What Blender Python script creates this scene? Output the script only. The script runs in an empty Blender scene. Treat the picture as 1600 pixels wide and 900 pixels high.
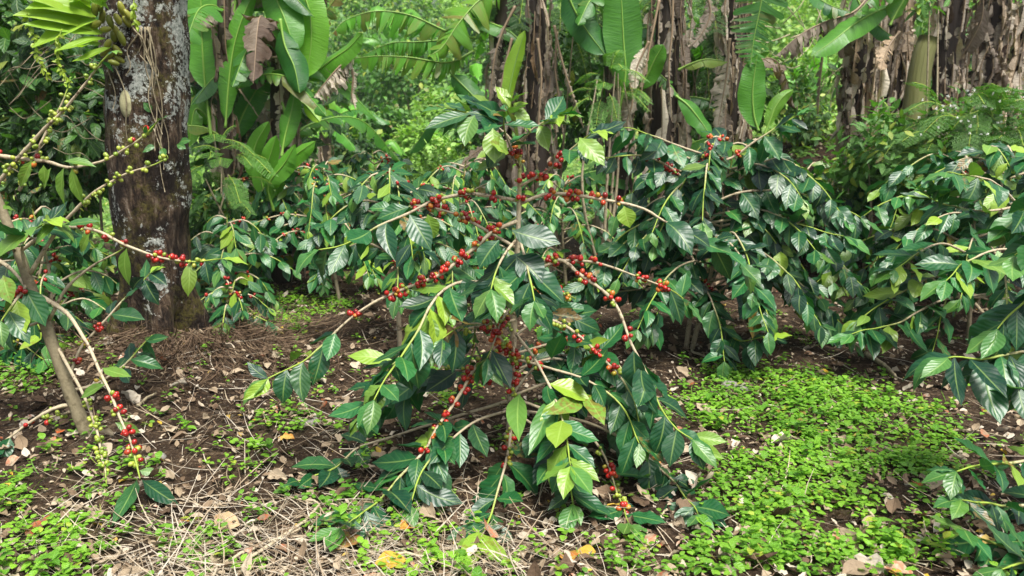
import bpy, math
import numpy as np
R = math.radians
rng = np.random.default_rng(11)

# ------------------------------------------------------------------ camera, sky, sun, exposure
sc = bpy.context.scene
COL = sc.collection
CAM_H, PITCH, F = 1.05, R(11.5), 1232.0
cam_d = bpy.data.cameras.new('camera'); cam = bpy.data.objects.new('camera', cam_d); COL.objects.link(cam)
cam.location = (0, 0, CAM_H); cam.rotation_euler = (R(90) - PITCH, 0, 0)
cam_d.sensor_width = 36; cam_d.lens = F / 1600 * 36; cam_d.clip_start = 0.05; cam_d.clip_end = 800
cam_d.dof.use_dof = True; cam_d.dof.focus_distance = 2.5; cam_d.dof.aperture_fstop = 5.0
sc.camera = cam
SUN_EL, SUN_AZ = R(64), R(155)          # azimuth clockwise from +Y (north)
w = bpy.data.worlds.new('World'); sc.world = w; w.use_nodes = True
nt = w.node_tree; bg = nt.nodes['Background']
sky = nt.nodes.new('ShaderNodeTexSky'); sky.sky_type = 'NISHITA'; sky.sun_disc = False
sky.sun_elevation = SUN_EL; sky.sun_rotation = SUN_AZ; sky.air_density = 1.0; sky.dust_density = 4.0; sky.ozone_density = 1.0
hs = nt.nodes.new('ShaderNodeHueSaturation'); hs.inputs['Saturation'].default_value = 0.6
nt.links.new(sky.outputs[0], hs.inputs['Color']); nt.links.new(hs.outputs[0], bg.inputs['Color'])
bg.inputs['Strength'].default_value = 0.085
sd = bpy.data.lights.new('sun', 'SUN'); sun = bpy.data.objects.new('sun', sd); COL.objects.link(sun)
sd.energy = 2.9; sd.angle = R(22); sd.color = (1.0, 0.97, 0.91)
sun.location = (0, 0, 20)
# direction light travels
sdir = np.array([math.sin(SUN_AZ) * math.cos(SUN_EL), math.cos(SUN_AZ) * math.cos(SUN_EL), math.sin(SUN_EL)])
sun.rotation_euler = (R(90) - SUN_EL, 0, math.pi - SUN_AZ)
sc.view_settings.view_transform = 'Standard'; sc.view_settings.look = 'None'
sc.view_settings.gamma = 1; sc.view_settings.use_curve_mapping = False
sc.view_settings.exposure = 1.32
sc.cycles.max_bounces = 6; sc.cycles.diffuse_bounces = 3; sc.cycles.glossy_bounces = 2; sc.cycles.transmission_bounces = 3
sc.cycles.use_denoising = True

# ------------------------------------------------------------------ maths helpers
def P(px, py, Y):
    """world point seen at photo pixel (1600x900) at world depth Y"""
    v = (450 - py) / F; u = (px - 800) / F
    dy = math.cos(PITCH) + v * math.sin(PITCH); dz = -math.sin(PITCH) + v * math.cos(PITCH)
    t = Y / dy
    return np.array([u * t, Y, CAM_H + dz * t])
def proj(p):
    d = p - np.array([0, 0, CAM_H])
    z = d[..., 1] * math.cos(PITCH) - d[..., 2] * math.sin(PITCH)
    up = d[..., 1] * math.sin(PITCH) + d[..., 2] * math.cos(PITCH)
    z = np.maximum(z, 1e-3)
    return 800 + F * d[..., 0] / z, 450 - F * up / z
def sst(a, b, x):
    t = np.clip((x - a) / (b - a), 0, 1); return t * t * (3 - 2 * t)
def unit(a):
    return a / np.maximum(np.linalg.norm(a, axis=-1, keepdims=True), 1e-9)
_NS = np.random.default_rng(5)
_nk = _NS.normal(0, 1, (60, 3)); _np = _NS.uniform(0, 6.28, 60)
def wob(p, f, k0=0, n=8):
    """cheap smooth noise: a sum of sines"""
    s = 0
    for i in range(k0, k0 + n):
        s = s + np.sin(p @ (_nk[i % 60] * f) + _np[i % 60])
    return s / math.sqrt(n)
def G(x, y):
    x = np.asarray(x, float); y = np.asarray(y, float)
    z = 0.75 * sst(4.6, 6.6, y) * sst(0.9, 2.6, x) + 0.22 * sst(4.4, 6, y) * sst(-0.4, 1.2, x)
    z = z + np.where(y > 7, 0.0075 * (np.minimum(y, 45) - 7) ** 2, 0) + np.where(y > 45, (np.minimum(y, 64) - 45) * 0.5, 0)
    z = z + 0.10 * np.exp(-(((x + 1.50) / 0.55) ** 2 + ((y - 3.42) / 0.55) ** 2))
    z = z + 0.05 * sst(-0.2, -1.2, x) * sst(1.6, 3.0, y) - 0.06 * np.exp(-(((x - 0.05) / 0.5) ** 2 + ((y - 2.1) / .35) ** 2))
    q = np.stack([x, y, np.zeros_like(x)], -1)
    z = z + 0.016 * wob(q, 2.2) + 0.009 * wob(q, 6, 10) + 0.004 * wob(q, 17, 20) + np.clip((y - 8) / 20, 0, 1) * 0.25 * wob(q, .35, 30)
    return z
def gpt(px, py):
    """ground point seen at a photo pixel"""
    Y = 1.2
    for _ in range(400):
        p = P(px, py, Y)
        if p[2] <= G(p[0], p[1]): return np.array([p[0], p[1], float(G(p[0], p[1]))])
        Y *= 1.01
    return p
def smooth(pts, n):
    pts = np.asarray(pts, float)
    if len(pts) == 2: pts = np.array([pts[0], pts.mean(0), pts[1]])
    a = np.vstack([2 * pts[0] - pts[1], pts, 2 * pts[-1] - pts[-2]])
    seg = np.linalg.norm(np.diff(pts, axis=0), axis=1); cum = np.concatenate([[0], np.cumsum(seg)])
    q = np.linspace(0, cum[-1], n); out = []
    for s in q:
        i = min(max(np.searchsorted(cum, s, side='right') - 1, 0), len(pts) - 2)
        t = (s - cum[i]) / max(seg[i], 1e-9)
        p0, p1, p2, p3 = a[i], a[i + 1], a[i + 2], a[i + 3]
        out.append(.5 * (2 * p1 + (p2 - p0) * t + (2 * p0 - 5 * p1 + 4 * p2 - p3) * t * t + (3 * p1 - p0 - 3 * p2 + p3) * t ** 3))
    return np.array(out)

# ------------------------------------------------------------------ mesh accumulation
class Acc:
    def __init__(s): s.V, s.Q, s.U, s.T, s.n = [], [], [], [], 0
    def add(s, V, Q, U=None, T=(0.5, 0, 0, 1)):
        V = np.asarray(V, float).reshape(-1, 3); Q = np.asarray(Q, int).reshape(-1, 4)
        s.V.append(V); s.Q.append(Q + s.n)
        s.U.append(np.zeros((len(V), 2)) if U is None else np.asarray(U, float).reshape(-1, 2))
        T = np.asarray(T, float)
        s.T.append(np.tile(T, (len(V), 1)) if T.ndim == 1 else T.reshape(-1, 4)); s.n += len(V)
    def mesh(s, name, mat, org=(0, 0, 0), flat=False):
        V = np.vstack(s.V) - np.asarray(org, float); Q = np.vstack(s.Q); U = np.vstack(s.U); T = np.vstack(s.T)
        m = bpy.data.meshes.new(name)
        m.vertices.add(len(V)); m.vertices.foreach_set('co', V.astype(np.float32).ravel())
        m.loops.add(Q.size); m.loops.foreach_set('vertex_index', Q.astype(np.int32).ravel())
        m.polygons.add(len(Q)); m.polygons.foreach_set('loop_start', (np.arange(len(Q)) * 4).astype(np.int32))
        m.update(calc_edges=True)
        if not flat: m.polygons.foreach_set('use_smooth', np.ones(len(Q), bool))
        uv = m.uv_layers.new(name='UVMap'); uv.data.foreach_set('uv', U[Q.ravel()].astype(np.float32).ravel())
        at = m.attributes.new('tint', 'FLOAT_COLOR', 'POINT'); at.data.foreach_set('color', T.astype(np.float32).ravel())
        m.materials.append(mat); m.update()
        return m
    def build(s, name, mat, parent=None, org=(0, 0, 0), flat=False):
        if s.n == 0: return None
        o = bpy.data.objects.new(name, s.mesh(name, mat, org, flat)); COL.objects.link(o)
        if parent is not None: o.parent = parent
        else: o.location = org
        return o
def tag(o, label=None, cat=None, group=None, kind=None):
    for k, v in (('label', label), ('category', cat), ('group', group), ('kind', kind)):
        if v: o[k] = v
    return o
def thing(name, loc, label, cat, group=None):
    o = bpy.data.objects.new(name, None); COL.objects.link(o); o.location = [float(c) for c in loc]; o.empty_display_size = .1
    return tag(o, label, cat, group)

def tube(acc, pts, rad, sides=6, tint=None, rough=0.0, cap=True):
    pts = np.asarray(pts, float); n = len(pts)
    rad = np.broadcast_to(np.asarray(rad, float), (n,))
    T = unit(np.gradient(pts, axis=0))
    ref = np.array([0., 0, 1]) if abs(T[:, 2]).mean() < .8 else np.array([0., 1, 0])
    S = unit(np.cross(T, ref)); B = np.cross(S, T)
    a = np.linspace(0, 2 * math.pi, sides, endpoint=False)
    rr = rad[:, None] * np.ones((1, sides))
    if rough: rr = rr * (1 + rough * rng.normal(0, 1, (n, sides)))
    V = pts[:, None] + rr[..., None] * (np.cos(a)[None, :, None] * S[:, None] + np.sin(a)[None, :, None] * B[:, None])
    i = np.arange(n - 1)[:, None]; j = np.arange(sides)[None]; k = (j + 1) % sides
    Q = np.stack([i * sides + j, (i + 1) * sides + j, (i + 1) * sides + k, i * sides + k], -1).reshape(-1, 4)
    U = np.stack([np.broadcast_to(j / sides, (n, sides)), np.broadcast_to(np.linspace(0, 1, n)[:, None], (n, sides))], -1)
    if tint is None:
        t = np.linspace(0, 1, n); tint = np.stack([np.full(n, .5), t, 0 * t, t * 0 + 1], -1)
    tint = np.asarray(tint, float)
    TT = np.repeat(tint, sides, 0) if tint.ndim == 2 else tint
    V = V.reshape(-1, 3)
    if cap and sides % 2 == 0:
        for base in (0, (n - 1) * sides):
            q = [[base + c, base + c + 1, base + sides - 2 - c, base + sides - 1 - c] for c in range(sides // 2 - 1)]
            Q = np.vstack([Q, q])
    acc.add(V, Q, U, TT)

def leaf_tpl(nl, nw, prof_s, prof_w):
    s = np.linspace(0, 1, nl + 1); u = np.linspace(-1, 1, nw + 1)
    SS, UU = np.meshgrid(s, u, indexing='ij'); W = np.interp(s, prof_s, prof_w)[:, None] * np.ones_like(UU)
    i = np.arange(nl)[:, None]; j = np.arange(nw)[None]; c = nw + 1
    Q = np.stack([i * c + j, i * c + j + 1, (i + 1) * c + j + 1, (i + 1) * c + j], -1).reshape(-1, 4)
    return SS.ravel(), UU.ravel(), W.ravel(), Q
PC = ([0, .05, .12, .25, .4, .55, .7, .82, .9, .95, 1], [.03, .06, .34, .74, .97, 1, .82, .52, .25, .1, .015])
TPL = {'coffee': leaf_tpl(12, 6, *PC), 'coffee_far': leaf_tpl(6, 2, *PC),
       'broad': leaf_tpl(5, 2, [0, .1, .35, .6, .85, 1], [.04, .5, 1, .9, .45, .02]),
       'round': leaf_tpl(4, 2, [0, .15, .35, .6, .85, 1], [.1, .75, 1, .95, .6, .1]),
       'strip': leaf_tpl(4, 1, [0, .5, 1], [.6, 1, .4]),
       'litter': leaf_tpl(6, 4, [0, .08, .3, .55, .8, 1], [.05, .4, 1, .95, .6, .03]),
       'tiny': leaf_tpl(2, 1, [0, .5, 1], [.3, 1, .2])}
def leaves(acc, pos, d, up, L, W, bend, fold, ruf, tint, tpl='coffee', crumple=0.0):
    s, u, wp, Q0 = TPL[tpl]
    N = len(pos)
    if N == 0: return
    pos, d, up = np.asarray(pos, float), unit(np.asarray(d, float)), np.asarray(up, float)
    f = lambda a: np.broadcast_to(np.asarray(a, float), (N,))[:, None]
    L, W, bend, fold, ruf = f(L), f(W), f(bend), f(fold), f(ruf)
    S = unit(np.cross(d, up) + 1e-6); n = np.cross(S, d)
    k = np.where(abs(bend) < 1e-3, 1e-3, bend)
    ax = L * np.sin(k * s) / k; az = -L * (1 - np.cos(k * s)) / k
    ph = rng.uniform(0, 6.28, (N, 1)); fr = rng.uniform(2.2, 3.6, (N, 1))
    asym = 1 + rng.normal(0, .06, (N, 1)) * np.sign(u)
    lat = W * wp * u * np.cos(fold * .8) * asym
    h = W * wp * abs(u) * np.sin(fold) + ruf * W * wp * u * u * np.sin(6.28 * fr * s + ph + 1.7 * np.sign(u))
    if crumple: h = h + crumple * W * rng.normal(0, 1, h.shape)
    sw = rng.normal(0, .17, (N, 1)) * L * s * s
    V = pos[:, None] + ax[..., None] * d[:, None] + (lat + sw)[..., None] * S[:, None] + (az + h)[..., None] * n[:, None]
    Q = (Q0[None] + (np.arange(N) * len(s))[:, None, None]).reshape(-1, 4)
    U = np.stack([np.tile((u + 1) / 2, N), np.tile(s, N)], -1)
    T = np.repeat(np.asarray(tint, float), len(s), 0)
    acc.add(V.reshape(-1, 3), Q, U, T)

def ball(acc, c, axis, r, stretch, tint, nu=8, nv=6):
    axis = unit(np.asarray(axis, float)); ref = np.array([.3, .5, .8]); S = unit(np.cross(axis, ref)); B = np.cross(S, axis)
    th = np.linspace(0.02, math.pi - .02, nv + 1); ph = np.linspace(0, 2 * math.pi, nu, endpoint=False)
    V = c + r * (np.sin(th)[:, None, None] * (np.cos(ph)[None, :, None] * S + np.sin(ph)[None, :, None] * B) + stretch * np.cos(th)[:, None, None] * axis)
    i = np.arange(nv)[:, None]; j = np.arange(nu)[None]; k = (j + 1) % nu
    Q = np.stack([i * nu + j, (i + 1) * nu + j, (i + 1) * nu + k, i * nu + k], -1).reshape(-1, 4)
    U = np.stack([np.broadcast_to(j / nu, (nv + 1, nu)), np.broadcast_to((th / math.pi)[:, None], (nv + 1, nu))], -1)
    acc.add(V.reshape(-1, 3), Q, U, tint)

# ------------------------------------------------------------------ materials
class NT:
    def __init__(s, name):
        s.m = bpy.data.materials.new(name); s.m.use_nodes = True; s.t = s.m.node_tree; s.t.nodes.clear()
        s.out = s.t.nodes.new('ShaderNodeOutputMaterial')
    def n(s, ty, **kw):
        nd = s.t.nodes.new('ShaderNode' + ty)
        for k, v in kw.items(): setattr(nd, k, v)
        return nd
    def set(s, sock, v):
        if hasattr(v, 'is_linked') or isinstance(v, bpy.types.NodeSocket): s.t.links.new(v, sock)
        elif isinstance(v, (tuple, list)) and len(v) == 3 and sock.type == 'RGBA': sock.default_value = (*v, 1)
        else: sock.default_value = v
    def math(s, op, a, b=0.0, c=0.0, clamp=False):
        nd = s.n('Math', operation=op, use_clamp=clamp); s.set(nd.inputs[0], a); s.set(nd.inputs[1], b); s.set(nd.inputs[2], c); return nd.outputs[0]
    def mix(s, f, a, b, blend='MIX'):
        nd = s.n('Mix', data_type='RGBA', blend_type=blend); s.set(nd.inputs[0], f); s.set(nd.inputs[6], a); s.set(nd.inputs[7], b); return nd.outputs[2]
    def step(s, x, a, b):
        nd = s.n('MapRange', interpolation_type='SMOOTHSTEP'); s.set(nd.inputs[0], x); nd.inputs[1].default_value = a; nd.inputs[2].default_value = b; return nd.outputs[0]
    def noise(s, vec, scale, detail=3, rough=.55, dist=0.0):
        nd = s.n('TexNoise'); s.set(nd.inputs['Vector'], vec); nd.inputs['Scale'].default_value = scale
        nd.inputs['Detail'].default_value = detail; nd.inputs['Roughness'].default_value = rough; nd.inputs['Distortion'].default_value = dist; return nd.outputs[0]
    def ramp(s, f, stops):
        nd = s.n('ValToRGB'); s.set(nd.inputs[0], f); e = nd.color_ramp.elements
        while len(e) < len(stops): e.new(.5)
        for x, (p, c) in zip(e, stops): x.position = p; x.color = (*c, 1)
        return nd.outputs[0]
    def scale(s, vec, v):
        nd = s.n('Mapping'); s.set(nd.inputs[0], vec); nd.inputs['Scale'].default_value = v; return nd.outputs[0]
    def bump(s, h, st, dist=.01):
        nd = s.n('Bump'); s.set(nd.inputs['Height'], h); nd.inputs['Strength'].default_value = st; nd.inputs['Distance'].default_value = dist; return nd.outputs[0]
    def tint(s):
        a = s.n('Attribute', attribute_name='tint'); q = s.n('SeparateColor'); s.set(q.inputs[0], a.outputs['Color']); return q.outputs
    def uv(s):
        q = s.n('SeparateXYZ'); s.set(q.inputs[0], s.n('UVMap').outputs[0]); return q.outputs
    def pos(s): return s.n('NewGeometry').outputs['Position']
    def bsdf(s, col, rough, spec=.5, normal=None, trans=0.0, tcol=None, coat=0.0):
        b = s.n('BsdfPrincipled'); s.set(b.inputs['Base Color'], col); s.set(b.inputs['Roughness'], rough)
        b.inputs['Specular IOR Level'].default_value = spec; b.inputs['Coat Weight'].default_value = coat
        if normal is not None: s.set(b.inputs['Normal'], normal)
        sh = b.outputs[0]
        if trans:
            t = s.n('BsdfTranslucent'); s.set(t.inputs[0], tcol if tcol is not None else col)
            if normal is not None: s.set(t.inputs['Normal'], normal)
            mx = s.n('MixShader'); mx.inputs[0].default_value = trans; s.t.links.new(sh, mx.inputs[1]); s.t.links.new(t.outputs[0], mx.inputs[2]); sh = mx.outputs[0]
        s.t.links.new(sh, s.out.inputs[0]); return s.m

def leaf_mat(name, dark, light, yellow, brown, rough=.35, nv=8, slant=.22, bump=.5, trans=.25, spec=.5, rib=(.35, .5, .12), under=1.25):
    k = NT(name); r, g, b = k.tint()[:3]; u, v = k.uv()[:2]; p = k.pos()
    au = k.math('ABSOLUTE', k.math('MULTIPLY_ADD', u, 2, -1))
    mott = k.noise(p, 38, 3)
    c = k.mix(k.math('MULTIPLY_ADD', mott, .5, k.math('SUBTRACT', r, .25), clamp=True), dark, light)
    c = k.mix(g, c, yellow)
    spots = k.step(k.math('ADD', k.noise(p, 60, 4), k.math('MULTIPLY', b, .6)), .62, .75)
    c = k.mix(k.math('MULTIPLY', spots, k.math('MINIMUM', k.math('MULTIPLY', b, 2.5), 1)), c, brown)
    ph = k.math('MULTIPLY', k.math('SUBTRACT', v, k.math('MULTIPLY', au, slant)), nv * 6.283)
    ph = k.math('ADD', ph, k.math('MULTIPLY', k.noise(p, 22, 3), 4.0))
    sn = k.math('SINE', ph)
    ribm = k.math('SUBTRACT', 1, k.step(au, .02, .11))
    vein = k.step(sn, .82, 1.0)
    c = k.mix(k.math('MULTIPLY', k.math('MAXIMUM', ribm, k.math('MULTIPLY', vein, .16)), .32), c, rib)
    back = k.n('NewGeometry').outputs['Backfacing']
    cu = k.mix(.45, c, (light[0] * under, light[1] * under, light[2] * under))
    cf = k.mix(back, c, cu)
    h = k.math('ADD', k.math('MULTIPLY', k.math('MULTIPLY', sn, -1), k.step(au, 0, .35)), k.math('MULTIPLY', ribm, -1.2))
    h = k.math('ADD', h, k.math('MULTIPLY', mott, 1.2))
    rr = k.math('MULTIPLY_ADD', back, .25, k.math('MULTIPLY_ADD', mott, .25, rough - .12))
    return k.bsdf(cf, rr, spec, k.bump(h, bump, .004), trans, k.mix(1.0, cf, (1.5, 1.6, .7), 'MULTIPLY'))

M = {}
M['coffee'] = leaf_mat('coffee_leaf', (.003, .032, .016), (.022, .145, .030), (.24, .37, .03), (.16, .10, .02), rough=.38, nv=8, bump=.13, trans=.15, spec=.5)
M['seed'] = leaf_mat('seedling_leaf', (.08, .23, .014), (.23, .46, .03), (.45, .45, .05), (.25, .15, .04), rough=.5, nv=4, bump=.3, trans=.35, rib=(.3, .5, .1), under=1.1)
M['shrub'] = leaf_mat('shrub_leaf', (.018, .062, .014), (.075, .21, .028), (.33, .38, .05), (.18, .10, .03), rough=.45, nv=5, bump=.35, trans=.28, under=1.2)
M['pale'] = leaf_mat('pale_leaf', (.06, .16, .025), (.24, .42, .08), (.42, .42, .12), (.25, .17, .07), rough=.55, nv=4, bump=.2, trans=.3, under=1.2)
M['orchid'] = leaf_mat('orchid_leaf', (.10, .24, .015), (.22, .40, .025), (.38, .42, .04), (.25, .15, .03), rough=.4, nv=0.001, bump=.2, trans=.35, under=1.1)

def banana_mat(name, dark, light, yellow, brown, rough, trans, bump, along=False):
    k = NT(name); r, g, b = k.tint()[:3]; u, v = k.uv()[:2]; p = k.pos()
    au = k.math('ABSOLUTE', k.math('MULTIPLY_ADD', u, 2, -1))
    cv = k.n('CombineXYZ'); k.set(cv.inputs[0], k.math('MULTIPLY', v, 3 if along else 90)); k.set(cv.inputs[1], k.math('MULTIPLY', au, 14 if along else 1.5)); k.set(cv.inputs[2], k.math('MULTIPLY', r, 40))
    st = k.noise(cv.outputs[0], 1.0, 3); big = k.noise(p, 5, 3)
    c = k.mix(k.math('ADD', k.math('MULTIPLY_ADD', st, .5, -.25), k.math('MULTIPLY_ADD', big, .35, k.math('SUBTRACT', r, .18)), clamp=True), dark, light)
    c = k.mix(g, c, yellow)
    edge = k.step(k.math('ADD', au, k.math('MULTIPLY', big, .5)), .75, 1.1)
    br = k.math('MULTIPLY', b, k.math('MAXIMUM', k.step(k.math('ADD', st, k.math('MULTIPLY', b, .5)), .5, .8), edge), clamp=True)
    c = k.mix(br, c, brown)
    h = k.math('ADD', k.math('MULTIPLY', st, 1), k.math('MULTIPLY', big, .6))
    return k.bsdf(c, rough, .45, k.bump(h, bump, .008), trans, k.mix(1.0, c, (1.5, 1.6, .7), 'MULTIPLY'))
M['banana'] = banana_mat('banana_leaf', (.018, .10, .024), (.13, .40, .035), (.38, .52, .04), (.24, .15, .06), .36, .38, .4)
M['dead'] = banana_mat('dead_banana_leaf', (.085, .055, .034), (.70, .61, .49), (.45, .25, .08), (.05, .027, .016), .75, .2, .9)

M['pseudostem'] = banana_mat('banana_stem', (.03, .018, .011), (.26, .20, .10), (.20, .26, .05), (.018, .010, .007), .7, .0, 1.0, True)
k = NT('banana_rib'); r, g, b = k.tint()[:3]
M['rib'] = k.bsdf(k.mix(b, k.mix(r, (.08, .22, .03), (.24, .40, .06)), (.24, .17, .10)), .45, .4)
k = NT('twig_bark'); r, g, b = k.tint()[:3]; p = k.pos(); nz = k.noise(p, 90, 4)
lp = k.noise(p, 35, 5, .7); bk = k.mix(nz, (.21, .155, .085), (.60, .52, .36)); bk = k.mix(k.step(lp, .54, .64), bk, (.10, .07, .04)); c = k.mix(k.step(g, .35, .75), bk, (.26, .36, .05)); c = k.mix(b, c, k.mix(nz, (.07, .06, .035), (.24, .20, .11)))
M['twig'] = k.bsdf(c, .65, .3, k.bump(nz, .5, .003))
k = NT('cherry_skin'); r, g, b = k.tint()[:3]; p = k.pos(); v = k.uv()[1]
c = k.mix(g, k.mix(r, (.17, .009, .008), (.48, .026, .016)), k.mix(r, (.15, .23, .025), (.33, .38, .05)))
c = k.mix(b, c, (.60, .24, .03)); c = k.mix(k.step(v, .94, .99), c, (.05, .03, .02))
M['cherry'] = k.bsdf(c, .26, .5, k.bump(k.noise(p, 120, 2), .15, .002))

k = NT('lichen_bark'); p = k.pos(); ps = k.scale(p, (1, 1, .3))
n1 = k.noise(ps, 34, 9, .72, .4); n2 = k.noise(p, 6.5, 6, .6, .6); n3 = k.noise(p, 55, 6, .75); nb = k.noise(p, 4.5, 4, .6)
vo = k.n('TexVoronoi', feature='DISTANCE_TO_EDGE'); k.set(vo.inputs['Vector'], ps); vo.inputs['Scale'].default_value = 42; crack = k.step(vo.outputs['Distance'], .0, .14)
sx = k.n('SeparateXYZ'); k.set(sx.inputs[0], p); zh = sx.outputs[2]
c = k.ramp(n1, [(.36, (.005, .0035, .003)), (.46, (.04, .025, .015)), (.56, (.15, .10, .062)), (.68, (.40, .32, .235))])
c = k.mix(k.math('MULTIPLY', k.math('SUBTRACT', 1, k.step(nb, .42, .58)), .85), c, (.014, .009, .006))
c = k.mix(k.math('MULTIPLY', k.math('SUBTRACT', 1, crack), .14), c, (.008, .005, .004))
moss = k.math('MULTIPLY', k.step(k.noise(p, 6, 5, .65), .48, .58), k.step(n3, .38, .6))
c = k.mix(k.math('MULTIPLY', moss, .8), c, (.12, .105, .02))
lich = k.step(k.math('ADD', k.math('MULTIPLY', n2, .56), k.math('ADD', k.math('MULTIPLY', n3, .44), k.math('MULTIPLY', k.step(zh, .4, 1.8), .085))), .575, .605)
c = k.mix(k.math('MULTIPLY', lich, .88), c, k.ramp(n3, [(.36, (.17, .20, .16)), (.5, (.48, .52, .46)), (.62, (.76, .77, .70))]))
M['bark'] = k.bsdf(c, .85, .2, k.bump(k.math('ADD', n1, k.math('ADD', k.math('MULTIPLY', n3, .5), k.math('MULTIPLY', crack, .1))), 1.0, .06))

k = NT('soil'); p = k.pos(); n1 = k.noise(p, 3.2, 5, .6); n2 = k.noise(p, 30, 6, .7); n3 = k.noise(p, 110, 3, .6)
sx = k.n('SeparateXYZ'); k.set(sx.inputs[0], p)
c = k.ramp(k.math('ADD', k.math('MULTIPLY', n2, .75), k.math('MULTIPLY', n1, .25)), [(.34, (.012, .0075, .005)), (.52, (.05, .031, .018)), (.62, (.12, .082, .049)), (.76, (.30, .24, .16))])
c = k.mix(k.math('MULTIPLY', k.step(n3, .58, .72), .5), c, (.30, .25, .18))
gr = k.ramp(k.noise(p, 2.2, 6, .7), [(.3, (.03, .07, .018)), (.5, (.10, .20, .04)), (.7, (.24, .31, .11))])
fy = k.step(k.math('ADD', sx.outputs[1], k.math('MULTIPLY', n1, 3)), 8.2, 10.5)
c = k.mix(fy, c, gr)
M['soil'] = k.bsdf(c, .92, .15, k.bump(k.math('ADD', n2, k.math('MULTIPLY', n3, .4)), 1.0, .03))
k = NT('litter'); r, g, b = k.tint()[:3]; u, v = k.uv()[:2]; p = k.pos(); nz = k.noise(p, 70, 4)
c = k.ramp(r, [(0, (.03, .02, .013)), (.3, (.105, .068, .04)), (.55, (.25, .185, .115)), (.8, (.47, .39, .27)), (1, (.60, .54, .43))])
c = k.mix(k.math('MULTIPLY', nz, .5), c, (.16, .10, .06)); c = k.mix(g, c, (.55, .36, .02)); c = k.mix(k.math('MULTIPLY', b, k.step(nz, .4, .62)), c, (.42, .08, .015))
au = k.math('ABSOLUTE', k.math('MULTIPLY_ADD', u, 2, -1))
M['litter'] = k.bsdf(c, .75, .25, k.bump(k.math('ADD', nz, k.math('MULTIPLY', k.step(au, 0, .1), .5)), .6, .006), .1)
k = NT('stone'); p = k.pos(); nz = k.noise(p, 30, 6, .7)
M['stone'] = k.bsdf(k.mix(nz, (.10, .09, .075), (.36, .34, .30)), .85, .3, k.bump(nz, .7, .01))
k = NT('petal'); M['petal'] = k.bsdf((.75, .76, .70), .6, .3, None, .2)
k = NT('bulb'); r, g, b = k.tint()[:3]; p = k.pos(); nz = k.noise(k.scale(p, (1, 1, .3)), 60, 4)
M['bulb'] = k.bsdf(k.mix(nz, k.mix(r, (.06, .09, .012), (.16, .17, .02)), k.mix(r, (.16, .20, .02), (.30, .29, .04))), .4, .4, k.bump(nz, .4, .004))
k = NT('cut_wood'); p = k.pos(); nz = k.noise(p, 40, 4)
M['wood'] = k.bsdf(k.mix(nz, (.18, .17, .08), (.50, .47, .28)), .8, .2, k.bump(nz, .5, .01))

# ------------------------------------------------------------------ ground
def axis_pts(fine0, fine1, step, lo, hi, grow=1.13):
    a = list(np.arange(fine0, fine1, step)); d = step; x = fine1
    while x < hi: a.append(x); d *= grow; x += d
    a.append(hi); d = step; x = fine0; b = []
    while x > lo: d *= grow; x -= d; b.append(max(x, lo))
    return np.array(b[::-1] + a)
gx = axis_pts(-3, 3, .035, -75, 75); gy = axis_pts(1.2, 6.2, .035, -30, 85)
XX, YY = np.meshgrid(gx, gy, indexing='xy'); ZZ = G(XX, YY)
nx, ny = len(gx), len(gy); i = np.arange(ny - 1)[:, None]; j = np.arange(nx - 1)[None]
Q = np.stack([i * nx + j, i * nx + j + 1, (i + 1) * nx + j + 1, (i + 1) * nx + j], -1).reshape(-1, 4)
a = Acc(); a.add(np.stack([XX, YY, ZZ], -1).reshape(-1, 3), Q)
tag(a.build('ground', M['soil']), 'brown soil of the plantation rising to a green hillside', 'ground', kind='structure')

# ------------------------------------------------------------------ shade tree with lichen bark
TC = np.array([-1.535, 3.46, 0.0]); TC[2] = float(G(TC[0], TC[1])) - .06
def trunk_axis(z):
    z = np.asarray(z, float)
    base = P(250, 545, 3.46)[0]; mid = P(235, 300, 3.46)[0]; top = P(231, 0, 3.46)[0]
    x = np.interp(z, [0, .9, 1.9, 4.2], [base, mid, top, top + .05])
    return np.stack([x, np.full_like(x, 3.46), z], -1)
def trunk_r(z):
    return np.interp(z, [-.1, .05, .14, .3, .6, .85, 1.1, 1.5, 2, 4.2], [.30, .225, .172, .150, .156, .175, .171, .167, .164, .14])
zs = np.linspace(TC[2], 4.2, 110); ns = 56; th = np.linspace(0, 2 * math.pi, ns, endpoint=False)
ax = trunk_axis(zs); rr = trunk_r(zs)[:, None] * np.ones((1, ns))
dirs = np.stack([np.cos(th), np.sin(th), 0 * th], -1)
q = ax[:, None] + dirs[None] * .2
rr = rr * (1 + .055 * wob(q * [1, 1, .35], 9) + .038 * wob(q * [1, 1, .6], 24, 12) + .008 * wob(q * [1, 1, .3], 60, 25)) + (.06 * np.exp(-((zs - TC[2] - .08) / .14) ** 2))[:, None] * np.sin(th * 5 + .7)[None]
V = ax[:, None] + dirs[None] * rr[..., None]
i = np.arange(len(zs) - 1)[:, None]; j = np.arange(ns)[None]; kk = (j + 1) % ns
Q = np.stack([i * ns + j, i * ns + kk, (i + 1) * ns + kk, (i + 1) * ns + j], -1).reshape(-1, 4)
tree = thing('shade_tree', TC, 'thick shade tree trunk with dark bark and pale grey lichen patches', 'tree')
a = Acc(); a.add(V.reshape(-1, 3), Q); a.build('trunk', M['bark'], tree, TC)
def on_trunk(px, py, out=0.0):
    p0 = np.array([0, 0, CAM_H]); d = P(px, py, 3.0) - p0
    best = None
    for t in np.linspace(.9, 1.35, 240):
        q = p0 + d * t; c = trunk_axis(q[2])
        if np.hypot(q[0] - c[0], q[1] - c[1]) <= trunk_r(q[2]) + out: best = q; break
    return best if best is not None else p0 + d * 1.23
c = on_trunk(197, 163, .0); a = Acc()
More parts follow.
